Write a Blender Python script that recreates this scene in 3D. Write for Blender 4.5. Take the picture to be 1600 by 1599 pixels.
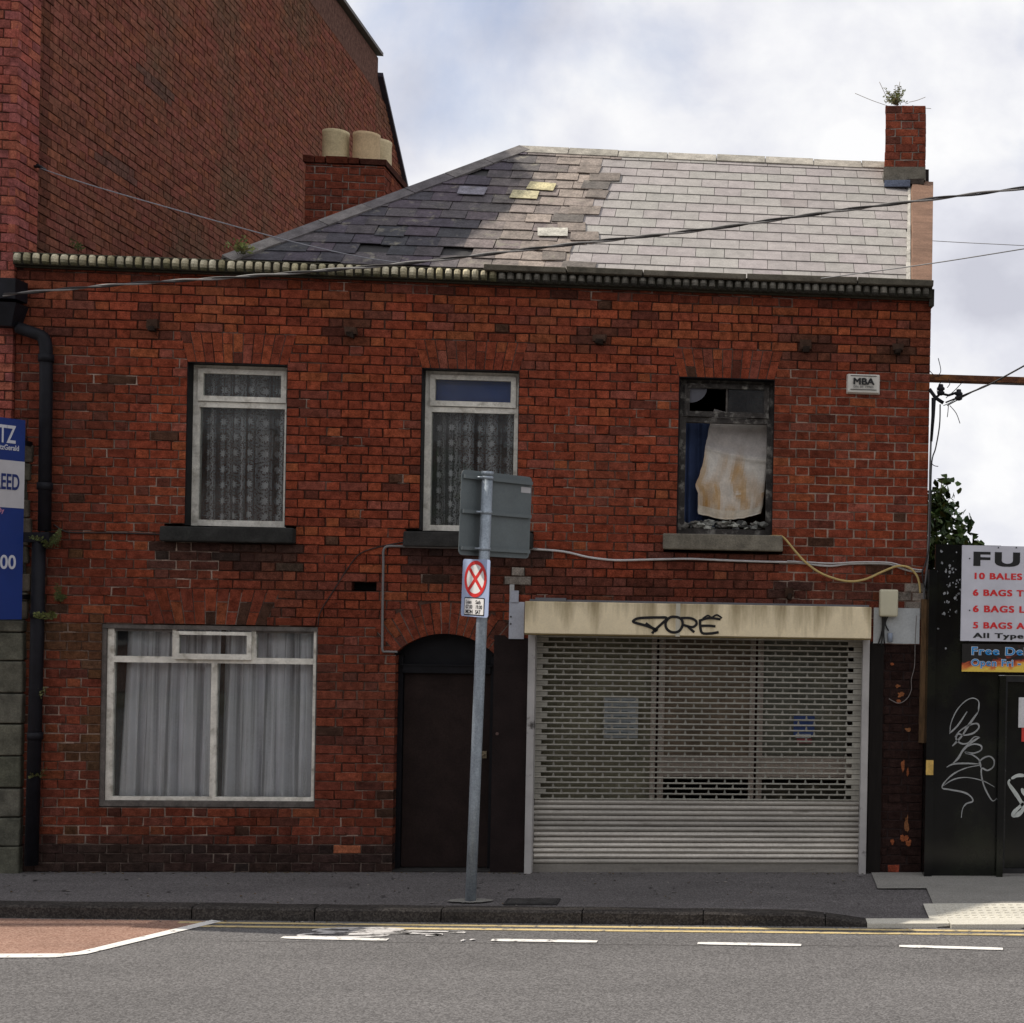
import bpy, bmesh, math, random
from mathutils import Vector, Matrix, noise as mn

# ------------------------------------------------------------------ clear
for o in list(bpy.data.objects):
    bpy.data.objects.remove(o)
scene = bpy.context.scene
COL = scene.collection
random.seed(7)
R = random.Random(11)

# ------------------------------------------------------------------ camera
FPX, YAW, ROLL, PX0, PY0 = 2200.0, 0.0869238, -0.0182529, 1358.806, 933.005
CAM = Vector((0.0, -12.0, 2.36))
_c, _s = math.cos(ROLL), math.sin(ROLL)
_ca, _sa = math.cos(YAW), math.sin(YAW)

def c2w(u, v, d=1.0):
    """camera frame (right, up, forward) -> world direction"""
    x = _c * u + _s * v
    z = -_s * u + _c * v
    return Vector((_ca * x + _sa * d, -_sa * x + _ca * d, z))

cam_d = bpy.data.cameras.new('camera')
cam_d.sensor_width = 36.0
cam_d.sensor_fit = 'HORIZONTAL'
cam_d.lens = FPX / 1600.0 * 36.0
cam_d.shift_x = -(PX0 - 800.0) / 1600.0
cam_d.shift_y = (PY0 - 799.5) / 1600.0
cam_d.clip_start = 0.1
cam_d.clip_end = 3000.0
cam = bpy.data.objects.new('camera', cam_d)
COL.objects.link(cam)
rx, ry, rz = c2w(1, 0, 0), c2w(0, 1, 0), -c2w(0, 0, 1)
cam.matrix_world = Matrix(((rx.x, ry.x, rz.x, CAM.x), (rx.y, ry.y, rz.y, CAM.y),
                           (rx.z, ry.z, rz.z, CAM.z), (0, 0, 0, 1)))
scene.camera = cam

def ray(px, py):
    return c2w((px - PX0) / FPX, (PY0 - py) / FPX, 1.0)
def at(px, py, Y=0.0):
    """real position of a picture point that lies on the plane y = Y"""
    d = ray(px, py); k = (Y - CAM.y) / d.y
    return CAM + d * k
def gnd(px, py, Z=0.0):
    d = ray(px, py); k = (Z - CAM.z) / d.z
    return CAM + d * k
def onx(px, py, X):
    d = ray(px, py); k = (X - CAM.x) / d.x
    return CAM + d * k

# ------------------------------------------------------------------ sky + sun
SUN = Vector((-0.956, 0.178, 1.0)).normalized()       # direction towards the sun
elev = math.asin(SUN.z)
azim = math.atan2(SUN.x, SUN.y)                         # from +Y towards +X
world = bpy.data.worlds.new('World')
scene.world = world
world.use_nodes = True
wt = world.node_tree
wt.nodes.clear()
def wn(t, **k):
    n = wt.nodes.new(t)
    for a, b in k.items():
        setattr(n, a, b)
    return n
sky = wn('ShaderNodeTexSky', sky_type='NISHITA', sun_disc=False)
sky.sun_elevation = elev
sky.sun_rotation = azim
sky.altitude = 10; sky.air_density = 1.0; sky.dust_density = 1.2
tc = wn('ShaderNodeTexCoord')
mp = wn('ShaderNodeMapping'); mp.inputs['Scale'].default_value = (1.0, 1.0, 1.35)
mp.inputs['Location'].default_value = (3.4, 0.7, 0.35)
wt.links.new(tc.outputs['Generated'], mp.inputs['Vector'])
def wnoise(scale, detail, rough, dist=0.0):
    n = wn('ShaderNodeTexNoise')
    n.inputs['Scale'].default_value = scale; n.inputs['Detail'].default_value = detail
    n.inputs['Roughness'].default_value = rough; n.inputs['Distortion'].default_value = dist
    wt.links.new(mp.outputs['Vector'], n.inputs['Vector'])
    return n
def wramp(src, p0, c0, p1, c1, mid=None):
    r = wn('ShaderNodeValToRGB')
    r.color_ramp.elements[0].position = p0; r.color_ramp.elements[0].color = c0
    r.color_ramp.elements[1].position = p1; r.color_ramp.elements[1].color = c1
    if mid:
        e = r.color_ramp.elements.new(mid[0]); e.color = mid[1]
    wt.links.new(src, r.inputs['Fac'])
    return r
n1 = wnoise(3.2, 8, 0.55, 0.25)
cover = wramp(n1.outputs['Fac'], 0.20, (0, 0, 0, 1), 0.43, (1, 1, 1, 1))
n2 = wnoise(6.0, 9, 0.54, 0.15)
shade = wramp(n2.outputs['Fac'], 0.32, (6.1, 6.2, 7.0, 1), 0.62, (9.9, 9.9, 10.0, 1), (0.47, (7.9, 8.0, 8.7, 1)))
lift = wn('ShaderNodeMix', data_type='RGBA', blend_type='MULTIPLY')
lift.inputs['Factor'].default_value = 1.0
wt.links.new(sky.outputs['Color'], lift.inputs['A']); lift.inputs['B'].default_value = (1.6, 1.5, 1.5, 1)
mx = wn('ShaderNodeMix', data_type='RGBA')
wt.links.new(cover.outputs['Color'], mx.inputs['Factor'])
wt.links.new(lift.outputs['Result'], mx.inputs['A'])
wt.links.new(shade.outputs['Color'], mx.inputs['B'])
bg = wn('ShaderNodeBackground'); bg.inputs['Strength'].default_value = 0.1
# unseen clouds behind the viewer brightened to add fill on the facade
sxy = wn('ShaderNodeSeparateXYZ'); wt.links.new(tc.outputs['Generated'], sxy.inputs['Vector'])
anti = wn('ShaderNodeMapRange'); anti.inputs['From Min'].default_value = 0.35; anti.inputs['From Max'].default_value = -0.6
anti.inputs['To Min'].default_value = 1.0; anti.inputs['To Max'].default_value = 1.12
wt.links.new(sxy.outputs['Y'], anti.inputs['Value'])
cbw = wn('ShaderNodeVectorMath', operation='SCALE')
wt.links.new(mx.outputs['Result'], cbw.inputs[0]); wt.links.new(anti.outputs['Result'], cbw.inputs['Scale'])
wt.links.new(cbw.outputs['Vector'], bg.inputs['Color'])
wo = wn('ShaderNodeOutputWorld')
wt.links.new(bg.outputs['Background'], wo.inputs['Surface'])

sun_d = bpy.data.lights.new('sun', 'SUN')
sun_d.energy = 4.8
sun_d.angle = math.radians(0.5)
sun_d.color = (1.0, 0.93, 0.83)
sun = bpy.data.objects.new('sun', sun_d)
COL.objects.link(sun)
sun.rotation_euler = (-SUN).to_track_quat('-Z', 'Y').to_euler()
sun.location = (-20, 5, 30)

vs = scene.view_settings
vs.view_transform = 'Standard'; vs.look = 'None'; vs.exposure = 0.0; vs.gamma = 1.0; vs.use_curve_mapping = False

# ------------------------------------------------------------------ materials
def S(r, g, b):
    """sRGB 0-255 to linear"""
    f = lambda c: (c / 255 / 12.92) if c / 255 <= 0.04045 else ((c / 255 + 0.055) / 1.055) ** 2.4
    return (f(r), f(g), f(b))

def mat(name, col=None, rough=0.85, var=0.25, vscale=8.0, fine=0.0, fscale=60.0, bump=0.0, bscale=60.0,
        metal=0.0, spec=0.3, stain=None, stain_scale=2.0, stain_lo=0.45, stain_hi=0.65, stretch=None, coat=0.0):
    """procedural: base colour (or the per-face colour attribute) x broad noise x fine grain, with stains and bump"""
    m = bpy.data.materials.new(name); m.use_nodes = True
    nt = m.node_tree; nd = nt.nodes; L = nt.links
    b = nd['Principled BSDF']
    b.inputs['Roughness'].default_value = rough
    b.inputs['Metallic'].default_value = metal
    b.inputs['Specular IOR Level'].default_value = spec
    if coat:
        b.inputs['Coat Weight'].default_value = coat
        b.inputs['Coat Roughness'].default_value = 0.12
    t = nd.new('ShaderNodeTexCoord')
    vec = t.outputs['Object']
    if stretch:
        mpn = nd.new('ShaderNodeMapping'); mpn.inputs['Scale'].default_value = stretch
        L.new(vec, mpn.inputs['Vector']); svec = mpn.outputs['Vector']
    else:
        svec = vec
    if col is None:
        a = nd.new('ShaderNodeAttribute'); a.attribute_name = 'Col'
        cur = a.outputs['Color']
    else:
        c = nd.new('ShaderNodeRGB'); c.outputs[0].default_value = (*col, 1); cur = c.outputs[0]
    def nz(scale, detail, v, rgh=0.6):
        n = nd.new('ShaderNodeTexNoise')
        n.inputs['Scale'].default_value = scale; n.inputs['Detail'].default_value = detail
        n.inputs['Roughness'].default_value = rgh
        L.new(v, n.inputs['Vector']); return n
    def mul(cur, fac_out, lo, hi, p0=0.3, p1=0.7):
        mr = nd.new('ShaderNodeMapRange')
        mr.inputs['From Min'].default_value = p0; mr.inputs['From Max'].default_value = p1
        mr.inputs['To Min'].default_value = lo; mr.inputs['To Max'].default_value = hi
        L.new(fac_out, mr.inputs['Value'])
        mm = nd.new('ShaderNodeMix'); mm.data_type = 'RGBA'; mm.blend_type = 'MULTIPLY'
        mm.inputs['Factor'].default_value = 1.0
        L.new(cur, mm.inputs['A'])
        cb = nd.new('ShaderNodeCombineColor')
        for k in range(3): L.new(mr.outputs['Result'], cb.inputs[k])
        L.new(cb.outputs['Color'], mm.inputs['B'])
        return mm.outputs['Result']
    if var:
        cur = mul(cur, nz(vscale, 5, svec).outputs['Fac'], 1 - var, 1 + var)
    if fine:
        cur = mul(cur, nz(fscale, 3, vec, 0.7).outputs['Fac'], 1 - fine, 1 + fine)
    if stain:
        n = nz(stain_scale, 7, svec, 0.65)
        mr = nd.new('ShaderNodeMapRange')
        mr.inputs['From Min'].default_value = stain_lo; mr.inputs['From Max'].default_value = stain_hi
        L.new(n.outputs['Fac'], mr.inputs['Value'])
        mm = nd.new('ShaderNodeMix'); mm.data_type = 'RGBA'
        L.new(mr.outputs['Result'], mm.inputs['Factor'])
        L.new(cur, mm.inputs['A']); mm.inputs['B'].default_value = (*stain, 1)
        cur = mm.outputs['Result']
    L.new(cur, b.inputs['Base Color'])
    if bump:
        n = nz(bscale, 4, vec, 0.65)
        bp = nd.new('ShaderNodeBump'); bp.inputs['Strength'].default_value = bump
        bp.inputs['Distance'].default_value = 0.01
        L.new(n.outputs['Fac'], bp.inputs['Height']); L.new(bp.outputs['Normal'], b.inputs['Normal'])
    return m

M = {}
M['brick'] = mat('brick', rough=0.92, var=0.42, vscale=17, fine=0.42, fscale=110, bump=0.8, bscale=70, spec=0.03,
                 stain=(0.05, 0.03, 0.024), stain_scale=26, stain_lo=0.60, stain_hi=0.78)
M['mortar'] = mat('mortar', rough=0.95, var=0.3, vscale=12, fine=0.25, fscale=120, bump=0.5, bscale=120, spec=0.03)
M['stone'] = mat('stone', rough=0.9, var=0.35, vscale=9, fine=0.25, fscale=80, bump=0.5, bscale=60, spec=0.2)
M['slate'] = mat('slate', rough=0.62, var=0.15, vscale=10, fine=0.18, fscale=70, bump=0.25, bscale=40, spec=0.35)
M['old_slate'] = mat('old_slate', rough=0.75, var=0.35, vscale=12, fine=0.35, fscale=60, bump=0.5, bscale=40, spec=0.3,
                     stain=(0.24, 0.22, 0.17), stain_scale=7, stain_lo=0.58, stain_hi=0.72)
M['tint'] = mat('tinted_paint', rough=0.6, var=0.12, vscale=6, fine=0.1, fscale=60, spec=0.35)
M['white_paint'] = mat('flaking_white_paint', (0.64, 0.615, 0.54), rough=0.6, var=0.22, vscale=7, fine=0.12, fscale=50, bump=0.3, bscale=60,
                       stain=(0.22, 0.19, 0.14), stain_scale=9, stain_lo=0.52, stain_hi=0.74)
M['grey_wood'] = mat('weathered_grey_wood', (0.10, 0.088, 0.078), rough=0.85, var=0.35, vscale=12, fine=0.25, fscale=70, bump=0.4)
M['rot_wood'] = mat('rotten_dark_wood', (0.045, 0.04, 0.036), rough=0.9, var=0.5, vscale=12, fine=0.3, fscale=80, bump=0.6,
                    stain=(0.26, 0.245, 0.215), stain_scale=9, stain_lo=0.52, stain_hi=0.66)
M['black_paint'] = mat('black_paint', (0.007, 0.007, 0.0085), rough=0.55, var=0.3, vscale=6, bump=0.15, spec=0.15)
M['brown_door'] = mat('dark_brown_board', (0.017, 0.0105, 0.009), rough=0.72, var=0.3, vscale=5, fine=0.2, bump=0.15, spec=0.12)
M['iron_pipe'] = mat('black_iron', (0.008, 0.008, 0.011), rough=0.6, var=0.35, vscale=9, bump=0.3, spec=0.2)
M['galv'] = mat('galvanised_steel', (0.30, 0.34, 0.37), rough=0.5, var=0.18, vscale=14, fine=0.2, fscale=60, bump=0.12, metal=0.3, spec=0.5)
M['sign_back'] = mat('grey_sign_back', (0.115, 0.135, 0.137), rough=0.55, var=0.12, vscale=4, fine=0.08, spec=0.4)
M['rust'] = mat('rust', (0.11, 0.045, 0.022), rough=0.9, var=0.4, vscale=14, fine=0.3, bump=0.4, stain=(0.25, 0.11, 0.035), stain_scale=9, stain_lo=0.5, stain_hi=0.65)
M['cream_hood'] = None
M['clay'] = mat('cream_clay', rough=0.85, var=0.15, vscale=8, fine=0.15, bump=0.25)
M['leaf'] = mat('leaf', rough=0.6, var=0.2, vscale=9, spec=0.3)
M['bark'] = mat('bark', (0.06, 0.045, 0.032), rough=0.95, var=0.4, vscale=14, bump=0.6)
M['cable'] = mat('cable_sheath', rough=0.6, var=0.12, vscale=20, spec=0.3)
M['paint_mark'] = None
M['room'] = mat('room_plaster', (0.10, 0.09, 0.08), rough=0.95, var=0.3, vscale=2)
M['alu'] = mat('shutter_aluminium', rough=0.5, var=0.16, vscale=3, fine=0.12, fscale=40, metal=0.15, spec=0.45, bump=0.06, bscale=30,
               stain=(0.11, 0.095, 0.075), stain_scale=5, stain_lo=0.60, stain_hi=0.78, stretch=(0.6, 0.6, 5.0))

def glass_mat(name, tint, refl):
    m = bpy.data.materials.new(name); m.use_nodes = True
    nt = m.node_tree; nd = nt.nodes; L = nt.links; nd.clear()
    out = nd.new('ShaderNodeOutputMaterial'); tr = nd.new('ShaderNodeBsdfTransparent'); gl = nd.new('ShaderNodeBsdfGlossy')
    tr.inputs['Color'].default_value = (*tint, 1)
    gl.inputs['Roughness'].default_value = 0.02
    gl.inputs['Color'].default_value = (0.9, 0.95, 1, 1)
    fr = nd.new('ShaderNodeFresnel'); fr.inputs['IOR'].default_value = refl
    # old float glass: slightly wavy
    t = nd.new('ShaderNodeTexCoord'); n = nd.new('ShaderNodeTexNoise'); n.inputs['Scale'].default_value = 4.5
    n.inputs['Detail'].default_value = 1
    L.new(t.outputs['Object'], n.inputs['Vector'])
    bp = nd.new('ShaderNodeBump'); bp.inputs['Strength'].default_value = 0.08; bp.inputs['Distance'].default_value = 0.02
    L.new(n.outputs['Fac'], bp.inputs['Height']); L.new(bp.outputs['Normal'], gl.inputs['Normal'])
    df = nd.new('ShaderNodeBsdfDiffuse'); df.inputs['Color'].default_value = (0.35, 0.34, 0.31, 1)
    n2 = nd.new('ShaderNodeTexNoise'); n2.inputs['Scale'].default_value = 3.0; n2.inputs['Detail'].default_value = 8
    L.new(t.outputs['Object'], n2.inputs['Vector'])
    mr = nd.new('ShaderNodeMapRange'); mr.inputs['From Min'].default_value = 0.35; mr.inputs['From Max'].default_value = 0.75
    mr.inputs['To Min'].default_value = 0.01; mr.inputs['To Max'].default_value = 0.10
    L.new(n2.outputs['Fac'], mr.inputs['Value'])
    m1 = nd.new('ShaderNodeMixShader'); L.new(mr.outputs['Result'], m1.inputs['Fac']); L.new(tr.outputs[0], m1.inputs[1]); L.new(df.outputs[0], m1.inputs[2])
    mx = nd.new('ShaderNodeMixShader')
    L.new(fr.outputs[0], mx.inputs['Fac']); L.new(m1.outputs[0], mx.inputs[1]); L.new(gl.outputs[0], mx.inputs[2])
    L.new(mx.outputs[0], out.inputs['Surface'])
    return m
M['glass'] = glass_mat('window_glass', (0.92, 0.93, 0.92), 1.45)

# ------------------------------------------------------------------ mesh builder
class MB:
    def __init__(s): s.v = []; s.f = []; s.c = []; s.sm = []
    def face(s, pts, col=(1, 1, 1), smooth=False):
        n = len(s.v); s.v += [tuple(p) for p in pts]
        s.f.append(tuple(range(n, n + len(pts)))); s.c.append(col); s.sm.append(smooth)
    def hexa(s, p, col=(1, 1, 1), skip=()):
        """p: 8 points, bottom ring 0-3 then top ring 4-7 (counter-clockwise seen from above)"""
        n = len(s.v); s.v += [tuple(q) for q in p]
        F = [(3, 2, 1, 0), (4, 5, 6, 7), (0, 1, 5, 4), (1, 2, 6, 5), (2, 3, 7, 6), (3, 0, 4, 7)]
        for i, f in enumerate(F):
            if i in skip: continue
            s.f.append(tuple(n + k for k in f)); s.c.append(col); s.sm.append(False)
    def box(s, x0, x1, y0, y1, z0, z1, col=(1, 1, 1), jit=0.0, skip=()):
        p = [(x0, y0, z0), (x1, y0, z0), (x1, y1, z0), (x0, y1, z0), (x0, y0, z1), (x1, y0, z1), (x1, y1, z1), (x0, y1, z1)]
        if jit:
            p = [(a + R.uniform(-jit, jit), b + R.uniform(-jit, jit), c + R.uniform(-jit, jit)) for a, b, c in p]
        s.hexa(p, col, skip)
    def tube(s, pts, r, col=(1, 1, 1), n=8, cap=True):
        pts = [Vector(p) for p in pts]
        rr = r if isinstance(r, (list, tuple)) else [r] * len(pts)
        base = len(s.v); prev = None
        for i, p in enumerate(pts):
            t = (pts[min(i + 1, len(pts) - 1)] - pts[max(i - 1, 0)]).normalized()
            if prev is None:
                a = Vector((0, 0, 1)) if abs(t.z) < 0.9 else Vector((0, 1, 0))
                u = t.cross(a).normalized()
            else:
                u = (prev - t * prev.dot(t)).normalized()
            prev = u; w = t.cross(u)
            for k in range(n):
                an = 2 * math.pi * k / n
                s.v.append(tuple(p + (u * math.cos(an) + w * math.sin(an)) * rr[i]))
        for i in range(len(pts) - 1):
            for k in range(n):
                a = base + i * n + k; b = base + i * n + (k + 1) % n
                s.f.append((a, b, b + n, a + n)); s.c.append(col); s.sm.append(True)
        if cap:
            s.f.append(tuple(base + k for k in reversed(range(n)))); s.c.append(col); s.sm.append(False)
            e = base + (len(pts) - 1) * n
            s.f.append(tuple(e + k for k in range(n))); s.c.append(col); s.sm.append(False)
    def lathe(s, prof, cx, cy, col=(1, 1, 1), n=24):
        """prof: (radius, z) list"""
        base = len(s.v)
        for r, z in prof:
            for k in range(n):
                an = 2 * math.pi * k / n
                s.v.append((cx + r * math.cos(an), cy + r * math.sin(an), z))
        for i in range(len(prof) - 1):
            for k in range(n):
                a = base + i * n + k; b = base + i * n + (k + 1) % n
                s.f.append((a, b, b + n, a + n)); s.c.append(col); s.sm.append(True)
    def ribbon(s, pts, w, nrm, th=0.002, col=(1, 1, 1)):
        """flat painted stroke lying on a surface with normal nrm"""
        pts = [Vector(p) for p in pts]; nrm = Vector(nrm).normalized()
        ww = w if isinstance(w, (list, tuple)) else [w] * len(pts)
        L_, R_ = [], []
        for i, p in enumerate(pts):
            t = (pts[min(i + 1, len(pts) - 1)] - pts[max(i - 1, 0)]).normalized()
            sd = t.cross(nrm).normalized() * ww[i] * 0.5
            L_.append(p + sd + nrm * th); R_.append(p - sd + nrm * th)
        n = len(s.v)
        s.v += [tuple(p) for p in L_] + [tuple(p) for p in R_]
        k = len(pts)
        for i in range(k - 1):
            s.f.append((n + i, n + k + i, n + k + i + 1, n + i + 1)); s.c.append(col); s.sm.append(False)
    def build_split(s, name, m, parent=None):
        """one object for each connected piece"""
        par = list(range(len(s.v)))
        def find(a):
            while par[a] != a: par[a] = par[par[a]]; a = par[a]
            return a
        for f in s.f:
            for q in f[1:]: par[find(q)] = find(f[0])
        pieces = {}
        for f, c, sm in zip(s.f, s.c, s.sm): pieces.setdefault(find(f[0]), []).append((f, c, sm))
        out = []
        for fs in pieces.values():
            m2 = MB(); ix = {}
            for f, c, sm in fs:
                for q in f:
                    if q not in ix: ix[q] = len(m2.v); m2.v.append(s.v[q])
                m2.f.append(tuple(ix[q] for q in f)); m2.c.append(c); m2.sm.append(sm)
            out.append(m2.build(name, m, parent))
        return out
    def build(s, name, m, parent=None):
        me = bpy.data.meshes.new(name)
        me.from_pydata(s.v, [], s.f); me.update()
        a = me.attributes.new('Col', 'FLOAT_COLOR', 'FACE')
        buf = []
        for c in s.c: buf += [c[0], c[1], c[2], 1.0]
        a.data.foreach_set('color', buf)
        me.polygons.foreach_set('use_smooth', s.sm)
        if m: me.materials.append(m)
        o = bpy.data.objects.new(name, me)
        COL.objects.link(o)
        if parent: 
            o.parent = parent
            o.matrix_parent_inverse = world_of(parent).inverted()
        return o

def world_of(o):
    m = o.matrix_basis.copy()
    if o.parent:
        m = world_of(o.parent) @ o.matrix_parent_inverse @ m
    return m

def tag(o, label=None, cat=None, group=None, kind=None):
    if label: o['label'] = label
    if cat: o['category'] = cat
    if group: o['group'] = group
    if kind: o['kind'] = kind
    return o

def thing(name, label, cat, loc=(0, 0, 0), group=None):
    o = bpy.data.objects.new(name, None); COL.objects.link(o)
    o.location = loc; o.empty_display_size = 0.2
    return tag(o, label, cat, group)

def child(o, parent):
    o.parent = parent; o.matrix_parent_inverse = world_of(parent).inverted(); return o

def bevel(o, w=0.004, seg=2):
    md = o.modifiers.new('bevel', 'BEVEL'); md.width = w; md.segments = seg; md.limit_method = 'ANGLE'
    return o

def smooth_path(pts, n=6):
    """Catmull-Rom through points"""
    P = [Vector(p) for p in pts]; out = []
    for i in range(len(P) - 1):
        a = P[max(i - 1, 0)]; b = P[i]; c = P[i + 1]; d = P[min(i + 2, len(P) - 1)]
        for k in range(n):
            t = k / n
            out.append(0.5 * ((2 * b) + (c - a) * t + (2 * a - 5 * b + 4 * c - d) * t * t + (3 * b - a - 3 * c + d) * t ** 3))
    out.append(P[-1]); return out

def nz(x, y, z=0.0, s=1.0):
    return mn.noise(Vector((x * s, y * s, z * s + 3.3)))      # about -1..1

def mixc(a, b, t):
    t = max(0.0, min(1.0, t)); return tuple(a[i] * (1 - t) + b[i] * t for i in range(3))
def mulc(a, k): return tuple(x * k for x in a)
def sstep(a, b, x):
    t = max(0.0, min(1.0, (x - a) / (b - a))); return t * t * (3 - 2 * t)

# lettering as real, thin mesh on a surface
def text_mesh(name, s, size, origin, xdir, ydir, col_mat, parent, bold=0.0, sx=1.0, align='LEFT', ext=0.0008, spacing=1.0, space_line=1.0, heavy=0.0):
    cu = bpy.data.curves.new('lettering', 'FONT')
    cu.body = s; cu.size = size; cu.align_x = align; cu.offset = bold; cu.extrude = ext; cu.space_character = spacing; cu.space_line = space_line
    t = bpy.data.objects.new('lettering_tmp', cu); COL.objects.link(t)
    bpy.context.view_layer.update()
    me = bpy.data.meshes.new_from_object(t.evaluated_get(bpy.context.evaluated_depsgraph_get()))
    bpy.data.objects.remove(t); bpy.data.curves.remove(cu)
    X = Vector(xdir).normalized(); Yv = Vector(ydir).normalized(); Zv = X.cross(Yv)
    o = Vector(origin)
    for v in me.vertices:
        c = v.co.copy(); v.co = o + X * c.x * sx + Yv * c.y + Zv * (c.z + ext + 0.0005)
    if heavy:                                   # a heavier weight: the same outline struck four times, slightly apart
        vs_ = [v.co.copy() for v in me.vertices]; fs_ = [tuple(p_.vertices) for p_ in me.polygons]
        V_, F_ = [], []
        for k_, (hx, hy) in enumerate(((-1, -1), (1, -1), (-1, 1), (1, 1))):
            b_ = len(V_); V_ += [tuple(v + X * hx * heavy * sx + Yv * hy * heavy * .6 + Zv * 0.00012 * k_) for v in vs_]
            F_ += [tuple(b_ + q_ for q_ in f_) for f_ in fs_]
        me2 = bpy.data.meshes.new(name); me2.from_pydata(V_, [], F_); me2.update()
        bpy.data.meshes.remove(me); me = me2
    me.name = name
    me.materials.clear(); me.materials.append(col_mat)
    ob = bpy.data.objects.new(name, me); COL.objects.link(ob)
    if parent: child(ob, parent)
    return ob

def plain(name, col, rough=0.6, spec=0.35, var=0.08):
    return mat(name, col, rough=rough, var=var, vscale=5, spec=spec)

exec_parts = []

# ================================================================== SETTING
ROADZ = -0.09
def kerbY(x): return -1.54 - 0.055 * x          # front edge of the kerb
def kerbZ(x): return -0.072 * sstep(0.35, 1.15, x)   # dropped kerb towards the yard gate

def speckle_mat(name, c_lo, c_mid, c_hi, scale=110.0, patch=0.18, rough=0.9, patch_scale=0.9, bump=0.35):
    m = bpy.data.materials.new(name); m.use_nodes = True
    nt = m.node_tree; nd = nt.nodes; L = nt.links; b = nd['Principled BSDF']
    b.inputs['Roughness'].default_value = rough; b.inputs['Specular IOR Level'].default_value = 0.25
    t = nd.new('ShaderNodeTexCoord')
    v = nd.new('ShaderNodeTexVoronoi'); v.inputs['Scale'].default_value = scale
    L.new(t.outputs['Object'], v.inputs['Vector'])
    rp = nd.new('ShaderNodeValToRGB')
    e = rp.color_ramp.elements
    e[0].position = 0.12; e[0].color = (*c_lo, 1); e[1].position = 0.92; e[1].color = (*c_hi, 1)
    k = e.new(0.5); k.color = (*c_mid, 1)
    sp = nd.new('ShaderNodeSeparateColor'); L.new(v.outputs['Color'], sp.inputs['Color'])
    L.new(sp.outputs['Red'], rp.inputs['Fac'])
    n = nd.new('ShaderNodeTexNoise'); n.inputs['Scale'].default_value = patch_scale; n.inputs['Detail'].default_value = 8; n.inputs['Roughness'].default_value = 0.65
    mpx = nd.new('ShaderNodeMapping'); mpx.inputs['Scale'].default_value = (0.45, 1.5, 1.0)
    L.new(t.outputs['Object'], mpx.inputs['Vector']); L.new(mpx.outputs['Vector'], n.inputs['Vector'])
    mr = nd.new('ShaderNodeMapRange'); mr.inputs['From Min'].default_value = 0.3; mr.inputs['From Max'].default_value = 0.7
    mr.inputs['To Min'].default_value = 1 - patch; mr.inputs['To Max'].default_value = 1 + patch
    L.new(n.outputs['Fac'], mr.inputs['Value'])
    cb = nd.new('ShaderNodeCombineColor')
    for q in range(3): L.new(mr.outputs['Result'], cb.inputs[q])
    mm = nd.new('ShaderNodeMix'); mm.data_type = 'RGBA'; mm.blend_type = 'MULTIPLY'; mm.inputs['Factor'].default_value = 1
    L.new(rp.outputs['Color'], mm.inputs['A']); L.new(cb.outputs['Color'], mm.inputs['B'])
    L.new(mm.outputs['Result'], b.inputs['Base Color'])
    bp = nd.new('ShaderNodeBump'); bp.inputs['Strength'].default_value = bump; bp.inputs['Distance'].default_value = 0.004
    L.new(v.outputs['Distance'], bp.inputs['Height']); L.new(bp.outputs['Normal'], b.inputs['Normal'])
    return m
M['road'] = speckle_mat('road_asphalt', (0.082, 0.078, 0.077), (0.119, 0.114, 0.112), (0.176, 0.169, 0.166), scale=105, patch=0.16, patch_scale=0.8, bump=0.2)
M['pave'] = speckle_mat('pavement_asphalt', (0.078, 0.071, 0.070), (0.112, 0.103, 0.101), (0.165, 0.153, 0.150), scale=120, patch=0.2, patch_scale=1.7)
M['redlane'] = speckle_mat('red_surfacing', (0.22, 0.125, 0.09), (0.29, 0.17, 0.125), (0.36, 0.23, 0.175), scale=95, patch=0.18, patch_scale=1.5)
M['concrete'] = speckle_mat('concrete', (0.20, 0.19, 0.17), (0.24, 0.23, 0.21), (0.29, 0.28, 0.25), scale=150, patch=0.15, patch_scale=2.0)
M['pale_concrete'] = speckle_mat('pale_concrete', (0.50, 0.475, 0.40), (0.555, 0.53, 0.455), (0.62, 0.595, 0.515), scale=150, patch=0.12, patch_scale=2.5)
M['kerb'] = speckle_mat('kerb_granite', (0.026, 0.022, 0.02), (0.04, 0.035, 0.031), (0.068, 0.06, 0.053), scale=90, patch=0.35, patch_scale=3.0)

def marking_mat(name, col, worn=(0.16, 0.15, 0.145), lo=0.56, hi=0.66):
    return mat(name, col, rough=0.7, var=0.1, vscale=6, fine=0.12, fscale=90, stain=worn, stain_scale=16, stain_lo=lo, stain_hi=hi)
M['mark_white'] = marking_mat('white_road_paint', (0.74, 0.72, 0.68))
M['mark_worn'] = marking_mat('worn_white_road_paint', (0.56, 0.54, 0.52), lo=0.5, hi=0.66)
M['mark_yellow'] = marking_mat('yellow_road_paint', (0.56, 0.44, 0.22), lo=0.55, hi=0.68)

mb = MB()
mb.face([(-600, -600, -0.3), (600, -600, -0.3), (600, 600, -0.3), (-600, 600, -0.3)])
tag(mb.build('ground', mat('earth', (0.09, 0.085, 0.06), var=0.3, vscale=0.2)), kind='structure')

mb = MB()
xs = [-60, -30, -12, -8, -4, 0, 4, 8, 12, 30, 60]
for a, b in zip(xs, xs[1:]):
    mb.face([(a, -16.4, ROADZ), (b, -16.4, ROADZ), (b, kerbY(b) + 0.06, ROADZ), (a, kerbY(a) + 0.06, ROADZ)])
road = tag(mb.build('road', M['road']), kind='structure')

def flat_poly(name, pts, z, m, parent):
    mb = MB(); mb.face([(p[0], p[1], z) for p in pts]); return mb.build(name, m, parent)
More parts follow.
